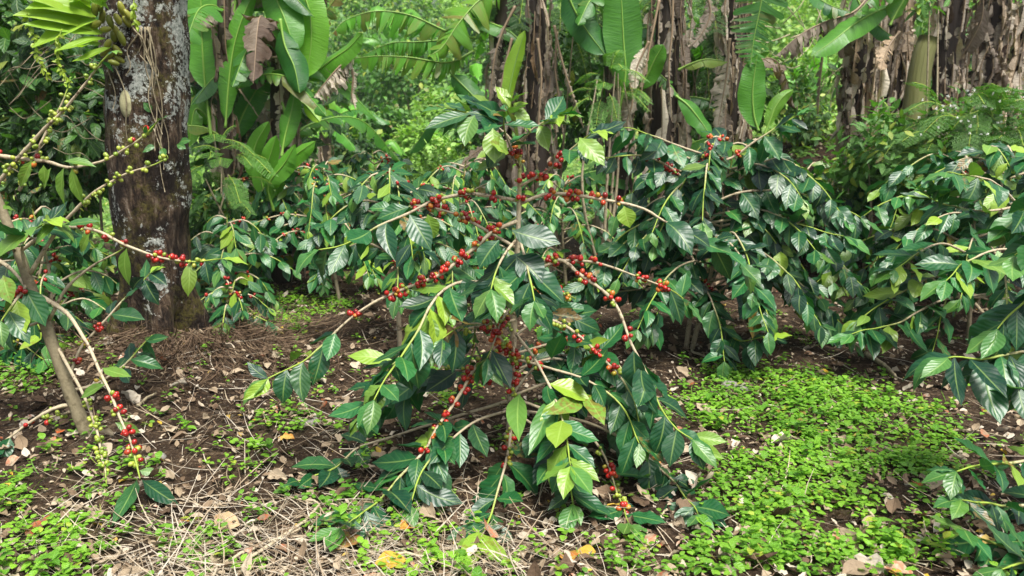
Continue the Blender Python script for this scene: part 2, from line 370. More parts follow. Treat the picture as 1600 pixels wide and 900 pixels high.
ball(a, c + [0, .012, 0], (0, 0, 1), .03, 2.0, (.5, 0, 0, 1), 16, 10); sc_o = a.build('branch_scar', M['wood'], tree, TC)
sc_o['label'] = 'pale oval scar of a cut branch'
a = Acc()                                   # mat of fine dry roots around the foot
N = 5200; an = rng.uniform(0, 6.28, N); rad = np.abs(rng.normal(0, .32, N)) + .15
px_ = TC[0] + .06 + np.cos(an) * rad * 1.15; py_ = TC[1] + np.sin(an) * rad
hz = G(px_, py_) + .010 + .05 * np.exp(-((rad - .15) / .2) ** 2) * rng.uniform(0, 1, N)
d = unit(np.stack([np.cos(an + rng.normal(0, .8, N)), np.sin(an + rng.normal(0, .8, N)), -.25 + rng.normal(0, .2, N)], -1))
leaves(a, np.stack([px_, py_, hz], -1), d, rng.normal(0, 1, (N, 3)) + [0, 0, 1.5], rng.uniform(.06, .2, N), rng.uniform(.0012, .003, N), rng.normal(0, 1.2, N), 0, 0,
       np.stack([rng.uniform(.05, .55, N), 0 * an, 0 * an, 0 * an + 1], -1), 'strip')
a.build('root_mat', M['litter'], tree, TC)
# loose strands of dead climber hanging on the trunk
v0 = on_trunk(225, 60); a = Acc()
for sx0, ex0, ey in [(218, 250, 210), (222, 247, 235), (226, 244, 120), (232, 252, 265), (214, 196, 118), (170, 176, 170), (166, 205, 225), (212, 226, 100), (220, 262, 240), (228, 236, 150), (236, 258, 300), (224, 240, 190)]:
    pts = []
    for t in np.linspace(0, 1, 12):
        xx = sx0 + (ex0 - sx0) * t ** .8 + 5 * math.sin(t * 9 + sx0); yy = 42 + (ey - 42) * t
        pts.append(on_trunk(xx, yy, .012 + .012 * math.sin(t * 7 + ex0)))
    tube(a, smooth(pts, 24), np.linspace(.0035, .0018, 24), 4, tint=(.3, .0, .6, 1))
tag(a.build('dead_climber', M['twig'], None, v0), 'dry brown climber strands hanging down the lichen covered trunk', 'climber')
a = Acc(); N = 260                       # dry rootlets clinging to the bark, within the climber tangle
cl = thing('small_creeper', on_trunk(250, 228), 'small creeper with a few green leaves clinging to the lichen trunk', 'creeper')
a = Acc(); tube(a, smooth([on_trunk(240, 200, .01), on_trunk(250, 228, .015), on_trunk(262, 245, .01)], 8), .002, 4); a.build('stem', M['twig'], cl, on_trunk(250, 228))
a = Acc(); pp = np.array([on_trunk(*c, .015) for c in [(243, 230), (252, 232), (281, 222), (276, 226), (237, 176)]])
leaves(a, pp, [[-.8, -.3, .1], [.3, -.4, -.3], [.8, -.2, .3], [.7, -.3, -.1], [-.4, -.4, .8]], np.tile([0, -1, .5], (5, 1)), .05, .016, .4, .2, .1, np.tile([.6, .1, 0, 1], (5, 1)), 'coffee')
a.build('foliage', M['coffee'], cl, on_trunk(250, 228))

# orchid on the trunk
oc = on_trunk(178, 40, .02); orch = thing('orchid', oc, 'orchid with clustered yellow green bulbs and broad leaves perched on the lichen trunk', 'orchid')
for px, py, ang in [(132, 22, 60), (148, 15, 80), (160, 26, 70), (172, 34, 95), (184, 30, 110), (150, 38, 20), (165, 46, 5), (182, 50, 100), (198, 34, 115), (201, 24, 120), (178, 57, 85), (168, 70, 50), (183, 78, 125), (172, 86, 30), (186, 92, 140), (165, 82, 20), (178, 98, 160), (156, 10, 85), (190, 14, 95), (142, 30, 40), (190, 60, 100)]:
    a = Acc(); q = on_trunk(max(px, 172), py, .03); q = P(px, py, q[1] + rng.uniform(-.05, .02))
    ball(a, q, (math.cos(R(ang)), -.35, math.sin(R(ang))), rng.uniform(.011, .015), rng.uniform(1.7, 2.4), (rng.uniform(.1, .9), 0, 0, 1), 10, 8); a.build('bulb', M['bulb'], orch, oc)
for pts, wpx, ry in [([(150, 30), (120, 38), (85, 55), (50, 75)], 15, .2), ([(150, 25), (115, 12), (75, 8), (40, 14)], 20, .2), ([(170, 15), (160, -8), (150, -20), (135, -45)], 20, .2), ([(175, 72), (150, 82), (130, 92), (112, 96)], 7, .2), ([(150, 45), (110, 28), (65, 22), (20, 24)], 20, .2), ([(140, 20), (100, 5), (60, -5), (20, -2)], 22, .3), ([(160, 52), (120, 45), (80, 40), (35, 38)], 16, .2), ([(160, 10), (172, -5), (185, -20), (190, -40)], 18, 0), ([(165, 60), (140, 62), (112, 72), (85, 80)], 8, .2), ([(158, 68), (135, 70), (128, 74), (120, 70)], 9, .6), ([(140, 12), (125, 0), (118, -20), (110, -45)], 16, .3)]:
    wp = smooth([P(x, y, 3.24 - .05 * i2) for i2, (x, y) in enumerate(pts)], 14); a = Acc()
    T = unit(np.gradient(wp, axis=0)); S = unit(np.cross(T, np.array([0, -.75, .65]))); nn = np.cross(S, T)
    wd = np.interp(np.linspace(0, 1, 14), [0, .1, .4, .7, 1], [.15, .5, 1, .8, .03]) * wpx * 3.5 / F
    uu = np.linspace(-1, 1, 9); V = wp[:, None] + S[:, None] * (wd[:, None] * uu)[..., None] + nn[:, None] * (wd[:, None] * (.12 * np.abs(np.sin(uu * 6)) + .2 * np.abs(uu)))[..., None]
    i = np.arange(13)[:, None]; j = np.arange(8)[None]; Q = np.stack([i * 9 + j, i * 9 + j + 1, (i + 1) * 9 + j + 1, (i + 1) * 9 + j], -1).reshape(-1, 4)
    a.add(V.reshape(-1, 3), Q, np.stack([np.tile((uu + 1) / 2, 14), np.repeat(np.linspace(0, 1, 14), 9)], -1), (rng.uniform(.3, .9), rng.uniform(0, .3), 0, 1)); a.build('leaf', M['orchid'], orch, oc)
for p0, p1 in [((52, 55), (75, 118)), ((88, 75), (108, 128)), ((210, -5), (216, 42)), ((40, 12), (58, 62)), ((97, 45), (92, 90))]:
    m = ((p0[0] + p1[0]) / 2 - 5, (p0[1] + p1[1]) / 2); wp = smooth([P(*p0, 3.12), P(*m, 3.11), P(*p1, 3.12)], 16); a = Acc()
    tube(a, wp, .002, 4, tint=(.5, 1, 0, 1)); s_ = a.build('flower_spike', M['twig'], orch, oc); a = Acc()
    for t in range(3, 16): leaves(a, [wp[t]] * 2, rng.normal(0, .6, (2, 3)) + [0, -.3, -.8], [[0, -1, .3]] * 2, .022, .006, .5, .5, 0, np.tile([.7, .5, 0, 1], (2, 1)), 'round')
    a.build('bract', M['orchid'], s_, oc)

# ------------------------------------------------------------------ coffee plants
def cherry_cluster(parent, org, c, T, n, ripe, rad=.0080, hi=True):
    a = Acc(); T = unit(T)
    green_node = rng.random() > ripe
    for _ in range(n):
        q = rng.normal(0, 1, 3); q = unit(q - (q @ T) * T)
        gflag = (1. if rng.random() < (1.0 if ripe < .1 else .82) else 0.) if green_node else (1. if rng.random() < .2 else 0.)
        rr = rad * rng.uniform(.78, 1.12) * (.85 if gflag else 1)
        tint = (rng.random(), gflag, .7 * rng.random() if (rng.random() < .2 and ripe > .1) else 0, 1)
        ball(a, c + q * (.0035 + rr * rng.uniform(.9, 1.5)) + T * rng.normal(0, rad * .95), q + T * rng.normal(0, .3), rr, 1.15, tint, *((8, 6) if hi else (6, 4)))
    a.build('cherry_cluster', M['cherry'], parent, org)
def leaf_tints(n, young=0.06, base=.35):
    r = np.clip(rng.normal(base, .25, n), 0, 1); y = np.where(rng.random(n) < young, rng.uniform(.3, .95, n), np.clip(rng.normal(0.0, .03, n), 0, .1))
    b = np.where(rng.random(n) < .04, rng.uniform(.1, .45, n), 0)
    return np.stack([r, y, b, np.ones(n)], -1)
def coffee_branch(plant, org, pts, r0=.0045, lf=(.4, 1), ch=None, ripe=.9, L=.118, step=.048, droop=.3, hi=True, young=.03, tiptint=0.25, cstep=.040, cn=(5, 9), base=.3, skip=.06, old=0.0, name='branch'):
    ln = np.linalg.norm(np.diff(np.asarray(pts), axis=0), axis=1).sum(); n = max(8, int(ln / .025))
    w = smooth(pts, n); w = w + .004 * np.stack([wob(w, 22, 3), wob(w, 22, 20), wob(w, 22, 35)], -1) * np.linspace(0, 1, n)[:, None]
    t = np.linspace(0, 1, n); rad = r0 * (1 - t) ** .8 + .0016
    node = np.abs(np.sin(t * ln / cstep * math.pi)) ** 12; rad = rad * (1 + .25 * node)
    l0 = lf[0] if lf else 1.0
    a = Acc(); green = np.clip((t - l0 * .75) / max(1 - l0 * .75, .15), 0, 1)
    tube(a, w, rad, 6 if hi else 4, tint=np.stack([0 * t + .5, green, 0 * t + old, 0 * t + 1], -1)); br = a.build(name, M['twig'], plant, org)
    T = unit(np.gradient(w, axis=0)); at = lambda s, arr: arr[min(int(s * (n - 1) + .5), n - 1)]
    if lf:
        pos, dd, uu, LL, td = [], [], [], [], []
        s = lf[0]; k = 0
        while s < lf[1] + 1e-6:
            p, tg = at(s, w), at(s, T); side = np.cross(tg, [0, 0, 1]); side = unit(side if np.linalg.norm(side) > .15 else np.array([1., 0, 0]))
            if k % 2 and rng.random() < .5: side = unit(side + np.array([0, 0, .5]) * rng.choice([-1, 1]))
            for sg in (-1, 1):
                if rng.random() < skip: continue
                dr = rng.normal(droop, .33); d_ = unit(.55 * tg + .75 * sg * side + np.array([0, 0, -dr]) + rng.normal(0, .18, 3))
                pos.append(p); dd.append(d_); uu.append(np.array([0, 0, 1.]) + sg * side * .3 - .2 * tg + rng.normal(0, .25, 3) + np.array([0, -.6, 0]))
                LL.append(L * rng.uniform(.75, 1.2) * (1 - .25 * max(0, (s - .85) / .15))); td.append(s)
            s += step / ln * rng.uniform(.8, 1.2); k += 1
        for sg in (-1, 1):                       # terminal pair, younger
            tg = T[-1]; side = unit(np.cross(tg, [0.01, 0, 1])); pos.append(w[-1]); dd.append(unit(tg + .45 * sg * side + [0, 0, -.25])); uu.append(np.array([0, -.2, 1.])); LL.append(L * rng.uniform(.5, .95)); td.append(1.05)
        N = len(pos); tt = leaf_tints(N, young, base); td = np.array(td)
        tip = td > 1; tt[tip, 1] = np.maximum(tt[tip, 1], tiptint * rng.uniform(.3, 1, tip.sum())); tt[tip, 0] = np.clip(tt[tip, 0] + .35, 0, 1)
        LL = np.array(LL); a = Acc()
        leaves(a, pos, dd, uu, LL, LL * rng.uniform(.215, .29, N), rng.normal(.35, .4, N), rng.uniform(.0, .4, N), rng.uniform(.06, .17, N), tt, 'coffee' if hi else 'coffee_far')
        a.build('foliage', M['coffee'], br, org)
    if ch:
        s = ch[0]
        while s < ch[1]:
            if rng.random() < .88: cherry_cluster(br, org, at(s, w), at(s, T), int(rng.integers(*cn)), ripe, hi=hi)
            s += cstep / ln * rng.uniform(.8, 1.25)
    return br
def px_path(pts, Y0, Y1, curve=1.0):
    n = len(pts); out = []
    for i, (x, y) in enumerate(pts):
        Y = Y0 + (Y1 - Y0) * (i / (n - 1)) ** curve
        if y > 560: Y = min(Y, gpt(x, y)[1] - .07)
        out.append(P(x, y, Y))
    return out
def pair_leaves(plant, org, specs, Y, name='foliage', parent=None):
    """single leaves set by hand: (base px, tip px, width px, dY, tint r, g, b)"""
    a = Acc()
    for (bx, by), (tx, ty), wpx, dy, r, g, b in specs:
        yb = min(Y, gpt(bx, by + 8)[1] - .06) if by > 560 else Y; yt = min(yb + dy, gpt(tx, ty + 8)[1] - .04) if ty > 560 else yb + dy
        p, q = P(bx, by, yb), P(tx, ty, yt); d = q - p; L = np.linalg.norm(d)
        up = np.array([0, -.8, .75]) + rng.normal(0, .15, 3)
        leaves(a, [p], [d], [up], L * 1.04, wpx / 2 * Y / F, rng.uniform(.2, .5), rng.uniform(.1, .3), rng.uniform(.05, .12), [[r, g, b, 1]], 'coffee')
    a.build(name, M['coffee'], parent or plant, org)

# --- the coffee bush in the middle
B0 = P(796, 700, 2.47); B0[2] = float(G(B0[0], B0[1]))
main = thing('coffee_bush', B0, 'fruiting coffee bush in the middle with long bare branches strung with red cherries', 'coffee bush')
st = [B0 + [0, 0, -.02]] + [P(x, y, 2.47) for x, y in [(798, 640), (801, 560), (804, 480), (808, 400), (811, 320), (812, 250), (806, 200), (800, 178)]]
a = Acc(); wst = smooth(st, 40); tube(a, wst, np.linspace(.0135, .0048, 40) * (1 + .12 * (np.abs(np.sin(np.linspace(0, 44, 40))) > .9)), 8, tint=np.stack([np.full(40, .5), np.linspace(-.5, .75, 40), 0 * np.ones(40), np.ones(40)], -1))
a.build('stem', M['twig'], main, B0)
MB = [  # photo path, depth at stem, depth at tip, leaves from.., cherries from..to, ripe, options
 ([(811, 314), (760, 305), (727, 303), (683, 312), (660, 322), (633, 335), (598, 350), (545, 380), (497, 388)], 2.47, 2.30, (.58, 1), (.12, .52), .97, dict(r0=0.0048, L=.122, droop=.55)),
 ([(808, 388), (752, 356), (717, 337), (673, 325), (640, 323), (605, 333)], 2.47, 2.62, (.85, 1), (.15, .8), .95, dict(r0=0.0041)),
 ([(809, 345), (770, 362), (743, 387), (715, 408), (690, 428), (633, 450), (573, 482), (530, 513), (497, 545), (470, 570), (420, 590)], 2.47, 2.22, (.74, 1), (.1, .68), .97, dict(r0=0.0049, cn=(6, 11), cstep=.04, droop=.45)),
 ([(813, 318), (850, 304), (890, 303), (940, 312), (1000, 324), (1040, 345), (1085, 371), (1125, 387), (1160, 410)], 2.47, 2.35, (.66, 1), (.08, .48), .97, dict(r0=0.0049, L=.122, droop=.45)),
 ([(809, 432), (870, 410), (905, 408), (940, 413), (985, 428), (1020, 443), (1045, 452), (1075, 470)], 2.47, 2.60, (.86, 1), (.2, .86), .97, dict(r0=0.0043, cn=(6, 11), cstep=.04)),
 ([(809, 425), (870, 405), (905, 428), (935, 448), (958, 470), (972, 500), (983, 530), (1000, 562), (1020, 602), (1032, 632), (1054, 667), (1082, 685)], 2.47, 2.12, (.62, 1), (.12, .58), .95, dict(r0=0.0051, cn=(6, 11), cstep=.04, L=.125, droop=.4)),
 ([(805, 492), (867, 502), (900, 520), (940, 557), (967, 587), (990, 625), (1000, 660)], 2.47, 2.25, (.72, 1), (.15, .75), .45, dict(r0=0.0041)),
 ([(803, 540), (775, 550), (743, 573), (725, 605), (703, 640), (683, 667), (667, 700), (647, 723), (623, 745), (593, 780), (567, 802), (533, 822)], 2.47, 1.98, (.42, 1), (.05, .55), .75, dict(r0=0.0045, L=.125, droop=.3)),
 ([(801, 560), (780, 525), (753, 507), (720, 510), (690, 530)], 2.47, 2.25, (.7, 1), (.05, .6), .8, dict(r0=0.0037)),
 ([(798, 640), (797, 690), (790, 725), (780, 765), (768, 805), (752, 838)], 2.42, 1.92, (.3, 1), (.05, .4), .2, dict(r0=0.0037, L=.125, droop=.3, tiptint=1.0)),
 ([(806, 455), (735, 440), (695, 452), (672, 480), (655, 515), (630, 550), (600, 590), (585, 625)], 2.47, 2.05, (.2, 1), None, 1, dict(r0=0.0041, L=.125, young=.12)),
 ([(799, 625), (700, 655), (620, 680), (560, 702), (523, 730), (490, 745), (455, 757)], 2.47, 2.25, (.6, 1), None, 1, dict(r0=0.0037, L=.12, droop=.2)),
 ([(799, 620), (850, 640), (900, 660), (937, 700), (957, 747), (967, 777), (983, 815)], 2.47, 2.08, (.45, .95), (.5, .9), .15, dict(r0=0.0034, L=.122, skip=.3)),
 ([(798, 640), (900, 655), (980, 690), (1040, 740), (1068, 770), (1092, 806)], 2.47, 2.10, (.55, 1), None, 1, dict(r0=0.0037, L=.12, droop=.3)),
 ([(805, 520), (835, 560), (862, 610), (880, 660), (888, 700), (892, 730)], 2.45, 2.02, (.4, 1), None, 1, dict(r0=0.0034, L=.122, young=.35, droop=.4, base=.6)),
 ([(809, 360), (815, 385), (822, 410), (830, 440), (838, 470)], 2.45, 2.15, (.3, 1), None, 1, dict(r0=0.0037, L=.135, droop=.6, step=.05)),
 ([(809, 372), (790, 395), (775, 420), (768, 450)], 2.45, 2.2, (.3, 1), None, 1, dict(r0=0.0033, L=.125, droop=.6)),
 ([(812, 235), (785, 205), (755, 185), (725, 176), (698, 168)], 2.47, 2.4, (.35, 1), None, 1, dict(r0=0.0029, L=.12, droop=.15, young=.12, skip=0, step=.035)),
 ([(812, 292), (840, 275), (860, 262), (880, 243), (905, 222), (925, 210)], 2.47, 2.35, (.72, 1), (.2, .75), .97, dict(r0=0.0034, L=.12, tiptint=.9, droop=.4)),
 ([(811, 262), (800, 235), (790, 205), (788, 185)], 2.45, 2.35, (.45, 1), (.1, .4), .9, dict(r0=0.0029, L=.12, young=.35, droop=.6)),
 ([(803, 540), (802, 575), (800, 612), (798, 640)], 2.44, 2.38, None, (.1, .95), .65, dict(r0=0.0025, cn=(6, 11), cstep=.036)),
 ([(805, 470), (785, 500), (772, 530), (760, 560)], 2.44, 2.3, (.8, 1), (.1, .9), .85, dict(r0=0.0025)),
 ([(807, 440), (850, 452), (880, 458), (900, 468)], 2.44, 2.42, None, (.35, .95), .9, dict(r0=0.0025, cn=(7, 12), cstep=.03)),
 ([(812, 225), (828, 205), (850, 190), (872, 180)], 2.47, 2.40, (.35, 1), None, 1, dict(r0=0.0025, L=.11, droop=.15, young=.2, skip=0, step=.035)),
 ([(808, 210), (790, 190), (765, 172), (742, 160)], 2.47, 2.52, (.35, 1), None, 1, dict(r0=0.0025, L=.11, droop=.1, young=.15, skip=0, step=.035)),
 ([(800, 182), (798, 172), (797, 160)], 2.47, 2.45, (.1, 1), None, 1, dict(r0=0.0023, L=.085, droop=-.1, young=.5, skip=0, step=.025)),
 ([(805, 500), (700, 520), (640, 545), (590, 600), (565, 650)], 2.45, 2.12, (.3, 1), (.05, .3), .6, dict(r0=0.0033, L=.12, droop=.3)),
 ([(802, 560), (860, 575), (930, 600), (975, 640), (1000, 690)], 2.45, 2.15, (.3, 1), (.05, .3), .5, dict(r0=0.0033, L=.12, droop=.3)),
 ([(798, 640), (740, 660), (690, 700), (655, 745), (640, 790)], 2.42, 2.0, (.3, 1), None, .5, dict(r0=0.0030, L=.12, droop=.25)),
 ([(798, 640), (840, 670), (870, 710), (890, 750), (895, 790)], 2.42, 2.0, (.3, 1), None, .5, dict(r0=0.0030, L=.12, droop=.25)),
]
for pts, y0, y1, lf, ch, ripe, op in MB: coffee_branch(main, B0, px_path(pts, y0, y1), lf=lf, ch=ch, ripe=ripe, **op)
for zz in list(np.arange(.84, 1.0, .05)) + list(np.arange(.42, .62, .04)):
    cherry_cluster(main, B0, wst[int(np.argmin(abs(wst[:, 2] - zz)))] + [0, -.008, 0], np.array([0, 0, 1.]), int(rng.integers(3, 7)), .6)
for k in range(10):                              # lower and hidden branches filling the body of the bush
    z = rng.uniform(.10, .5); az = rng.uniform(-.35, math.pi + .35); ln = rng.uniform(.3, .5); d = np.array([math.cos(az), math.sin(az), 0])
    s0 = wst[int(np.argmin(abs(wst[:, 2] - z)))]; pts = [s0, s0 + d * ln * .4 + [0, 0, .05], s0 + d * ln * .75 + [0, 0, -.02], s0 + d * ln + [0, 0, -.16 - .1 * rng.random()]]
    for q in pts: q[2] = max(q[2], float(G(q[0], q[1])) + .06)
    coffee_branch(main, B0, pts, .0032, lf=(.25, 1), ch=(.15, .4) if k % 5 == 0 else None, ripe=.5, L=.12, droop=.25)
pair_leaves(main, B0, [((612, 562), (545, 553), 30, -.03, .8, .75, 0), ((800, 360), (868, 385), 46, -.05, .2, 0, 0), ((806, 400), (850, 435), 52, -.05, .15, 0, 0), ((800, 432), (842, 515), 48, -.1, .25, 0, 0), ((796, 430), (770, 478), 26, -.1, .5, .35, .6),
    ((790, 425), (740, 490), 40, -.08, .75, .05, 0), ((780, 375), (745, 412), 40, -.05, .3, 0, 0), ((640, 335), (672, 385), 38, -.06, .35, 0, 0), ((668, 335), (680, 372), 28, 0, .7, .5, 0), ((975, 322), (982, 355), 30, -.02, .7, .75, .1),
    ((690, 500), (707, 558), 34, -.05, .6, .45, .8), ((672, 490), (694, 530), 26, .05, .6, .75, .2), ((812, 615), (800, 672), 34, -.2, .75, .3, 0), ((858, 622), (852, 690), 36, -.2, .75, .15, 0), ((908, 615), (882, 655), 34, -.15, .8, .5, .3), ((912, 615), (942, 648), 32, -.15, .8, .55, .3),
    ((885, 697), (862, 742), 28, -.1, .85, .3, 0), ((888, 697), (914, 728), 24, -.1, .9, .4, 0), ((748, 830), (722, 878), 30, -.05, .8, .75, .2), ((750, 832), (772, 872), 30, -.05, .8, .75, .2), ((1078, 684), (1112, 722), 26, -.1, .8, .6, 0), ((1080, 680), (1132, 692), 26, -.05, .8, .55, 0),
    ((795, 240), (770, 215), 34, -.05, .7, .7, .2), ((800, 190), (795, 165), 30, -.05, .6, .45, .7), ((770, 200), (775, 250), 34, -.05, .7, .6, 0), ((905, 215), (940, 250), 36, -.08, .7, .55, .1), ((735, 178), (668, 192), 30, -.08, .3, .05, 0), ((742, 180), (715, 215), 34, -.08, .55, .25, 0)], 2.3)

# --- coffee tree on the left, leaning, open branches
LB = P(143, 708, 2.47); LB[2] = float(G(LB[0], LB[1]))
left = thing('coffee_tree', LB, 'young coffee tree leaning at the left edge with sparse leaves and thin trunk', 'coffee tree')
lst = [LB + [0, 0, -.02]] + [P(x, y, 2.47) for x, y in [(120, 640), (95, 575), (68, 500), (42, 432), (18, 365), (-8, 300), (-30, 230)]]
a = Acc(); wl = smooth(lst, 40); tube(a, wl, np.linspace(.0215, .012, 40), 10, tint=(.5, 0, .75, 1), rough=.05); a.build('trunk', M['twig'], left, LB)
LBR = [
 ([(32, 392), (60, 372), (95, 354), (150, 361), (205, 386), (250, 402), (280, 409), (310, 410), (345, 405)], 2.47, 2.35, (.84, 1), (.35, .9), .85, dict(r0=.005, L=.09, droop=.9, young=.4)),
 ([(48, 427), (75, 382), (100, 347), (147, 300), (187, 277), (240, 257), (262, 245)], 2.47, 2.4, None, (.5, 1), .02, dict(r0=.005, cn=(3, 7), cstep=.045)),
 ([(-5, 243), (40, 249), (75, 253), (112, 262), (153, 252), (197, 230), (232, 208), (248, 190)], 2.47, 2.4, (.93, 1), (.02, .95), .35, dict(r0=.005, L=.05, cn=(3, 7), cstep=.055)),
 ([(-5, 290), (20, 257), (63, 210), (90, 183), (133, 133), (160, 100), (178, 82)], 2.47, 2.35, (.9, 1), (.05, .9), .0, dict(r0=.005, L=.04, tiptint=.9, cn=(3, 7), cstep=.048)),
 ([(30, 298), (50, 255), (70, 212), (93, 173), (105, 145), (112, 128)], 2.47, 2.5, (.9, 1), (.1, .9), .0, dict(r0=.0045, L=.045, tiptint=.9, cn=(3, 7), cstep=.048)),
 ([(64, 463), (105, 490), (132, 530), (155, 575), (172, 612), (186, 645), (200, 685), (210, 715), (218, 745)], 2.47, 1.98, None, (.62, .95), .8, dict(r0=.0052, cn=(7, 12), cstep=.055)),
 ([(92, 545), (110, 580), (135, 625), (150, 665), (160, 710), (165, 758)], 2.47, 2.3, None, (.35, .9), .0, dict(r0=.0042, cn=(4, 9))),
 ([(77, 500), (100, 457), (133, 423), (167, 403), (197, 386)], 2.47, 2.42, None, None, 1, dict(r0=.0042)),
 ([(-6, 405), (20, 423), (43, 453), (67, 503)], 2.55, 2.47, None, None, 1, dict(r0=.005)),
 ([(112, 632), (87, 637), (60, 652), (37, 667), (0, 692), (-30, 705)], 2.47, 2.4, (.7, 1), (.3, .8), .85, dict(r0=.0048, L=.12, cn=(2, 4), cstep=.06)),
 ([(118, 640), (90, 650), (70, 655)], 2.47, 2.5, None, (.2, .9), .5, dict(r0=.004)),
 ([(105, 600), (125, 545), (142, 525), (167, 497), (187, 473), (210, 452), (236, 428)], 2.6, 2.8, (.6, 1), (.2, .5), .7, dict(r0=.004, L=.11, droop=.3)),
 ([(110, 610), (150, 600), (197, 567), (228, 532)], 2.55, 2.8, (.55, 1), (.4, .6), .2, dict(r0=.004, L=.11, droop=.2)),
 ([(30, 395), (10, 385), (-20, 400)], 2.47, 2.4, (.3, 1), None, 1, dict(r0=.004, L=.12, young=.4)),
 ([(40, 425), (35, 385), (50, 360), (75, 345)], 2.47, 2.35, (.5, 1), None, 1, dict(r0=.003, L=.12, droop=.2, young=.3)),
 ([(45, 440), (20, 475), (0, 500)], 2.47, 2.35, (.2, 1), (.3, .6), .9, dict(r0=.004, L=.12, young=.3)),
 ([(70, 500), (40, 510), (0, 512), (-20, 515)], 2.47, 2.55, (.6, 1), None, 1, dict(r0=.0038, L=.11, droop=1)),
]
for pts, y0, y1, lf, ch, ripe, op in LBR: coffee_branch(left, LB, px_path(pts, y0, y1), lf=lf, ch=ch, ripe=ripe, **op)
pair_leaves(left, LB, [((214, 750), (192, 806), 26, -.05, .4, .05, 0), ((222, 750), (266, 786), 26, -.05, .2, .0, 0), ((218, 735), (242, 742), 14, 0, .7, .3, 0), ((100, 262), (85, 315), 22, 0, .6, .4, 0), ((80, 262), (62, 295), 18, 0, .7, .45, .1), ((68, 258), (72, 288), 16, 0, .7, .5, 0), ((50, 250), (28, 295), 20, 0, .6, .5, .1),
    ((100, 252), (148, 250), 18, 0, .55, .3, 0), ((112, 262), (122, 320), 18, 0, .6, .45, 0), ((95, 345), (45, 370), 22, -.05, .7, .35, 0), ((100, 352), (150, 340), 16, 0, .5, .1, 0), ((198, 388), (182, 440), 22, 0, .7, .4, 0), ((140, 365), (120, 395), 16, 0, .7, .45, 0), ((25, 330), (0, 315), 20, -.05, .6, .4, 0), ((5, 430), (12, 470), 30, -.05, .6, .5, .2), ((160, 575), (195, 590), 20, -.05, .6, .4, .1), ((165, 600), (120, 620), 20, 0, .6, .4, .1), ((180, 660), (215, 680), 18, 0, .6, .3, .2)], 2.36)

# --- generic bush
def coffee_bush(px, py, Y, H, Rd, nb, label, seed, L=.125, cherries=.3, far=True, young=.05, base=.35, lo=.15, droop=.6, name='coffee_bush', cat='coffee bush', stems=1, zoff=0, group=None):
    c = P(px, py, Y); c[2] = float(G(c[0], c[1]))
    t = thing(name, c, label, cat, group)
    for s_ in range(stems):
        lean = rng.normal(0, .08, 2); top = c + [lean[0] * H, lean[1] * H, H]
        w = smooth([c + [rng.normal(0, .03), rng.normal(0, .03), -.02], (c + top) / 2 + rng.normal(0, .015, 3), top], 24)
        a = Acc(); tube(a, w, np.linspace(.013, .003, 24), 6, tint=np.stack([np.full(24, .5), np.linspace(-.2, .8, 24), np.full(24, .25), np.ones(24)], -1)); a.build('stem', M['twig'], t, c)
        n = nb // stems; az = rng.uniform(0, 6.28)
        for b_ in range(n):
            f = lo + (1 - lo) * (b_ + rng.uniform(0, .8)) / n; f = min(f, .99); s0 = w[int(f * 23)]
            az += math.pi if b_ % 2 else math.pi / 2 + rng.normal(0, .3)
            ln = Rd * np.interp(f, [0, .2, .5, .8, 1], [.8, 1, 1, .75, .35]) * rng.uniform(.8, 1.15); d = np.array([math.cos(az), math.sin(az), 0])
            sag = rng.uniform(.15, .45) * ln; up = rng.uniform(.05, .25) * ln * (1.2 if f > .8 else 1)
            pts = [s0, s0 + d * ln * .4 + [0, 0, up], s0 + d * ln * .75 + [0, 0, up * .6 - sag * .3], s0 + d * ln + [0, 0, up * .2 - sag]]
            for q in pts: q[2] = max(q[2], float(G(q[0], q[1])) + .05)
            coffee_branch(t, c, pts, .004, lf=(rng.uniform(.08, .28), 1), ch=(.15, .6) if rng.random() < cherries else None, ripe=.85, L=L, hi=not far, young=young, base=base, droop=droop, cn=(3, 7), cstep=.07 if far else .05)
    return t, c
rb, rc = coffee_bush(1085, 540, 3.7, 1.0, .62, 52, 'dense dark leafed coffee bush right behind the fruiting one', 3, L=.118, cherries=.12, far=False, lo=.26, stems=2, base=.28, droop=.5)
for pts, y0, y1, lf, ch, op in [([(1062, 330), (1085, 285), (1110, 256), (1140, 248), (1175, 225), (1205, 205), (1245, 178)], 3.6, 3.5, (.75, 1), (.3, .6), dict(r0=.008, L=.13)), ([(1085, 285), (1100, 245), (1108, 228)], 3.58, 3.5, None, (.3, 1), dict(r0=.006)),
    ([(1075, 290), (1055, 268), (1025, 250), (985, 243), (945, 247)], 3.6, 3.4, (.5, 1), (.2, .55), dict(r0=.006, L=.13)), ([(1095, 240), (1060, 228), (1020, 212), (975, 200)], 3.55, 3.4, (.3, 1), None, dict(r0=.004, L=.14)), ([(1090, 330), (1160, 300), (1240, 300), (1310, 325), (1345, 340)], 3.6, 3.35, (.3, 1), None, dict(r0=.005, L=.14)),
    ([(1080, 390), (1150, 400), (1180, 440), (1200, 490)], 3.6, 3.2, (.25, 1), None, dict(r0=.005, L=.15)), ([(1080, 400), (1120, 480), (1150, 530), (1195, 527)], 3.6, 3.2, (.3, 1), (.2, .4), dict(r0=.005, L=.14, tiptint=.9)), ([(1090, 350), (1180, 340), (1250, 350), (1320, 370)], 3.6, 3.3, (.3, 1), None, dict(r0=.005, L=.14))]:
    coffee_branch(rb, rc, px_path(pts, y0, y1), lf=lf, ch=ch, droop=.7, **op)
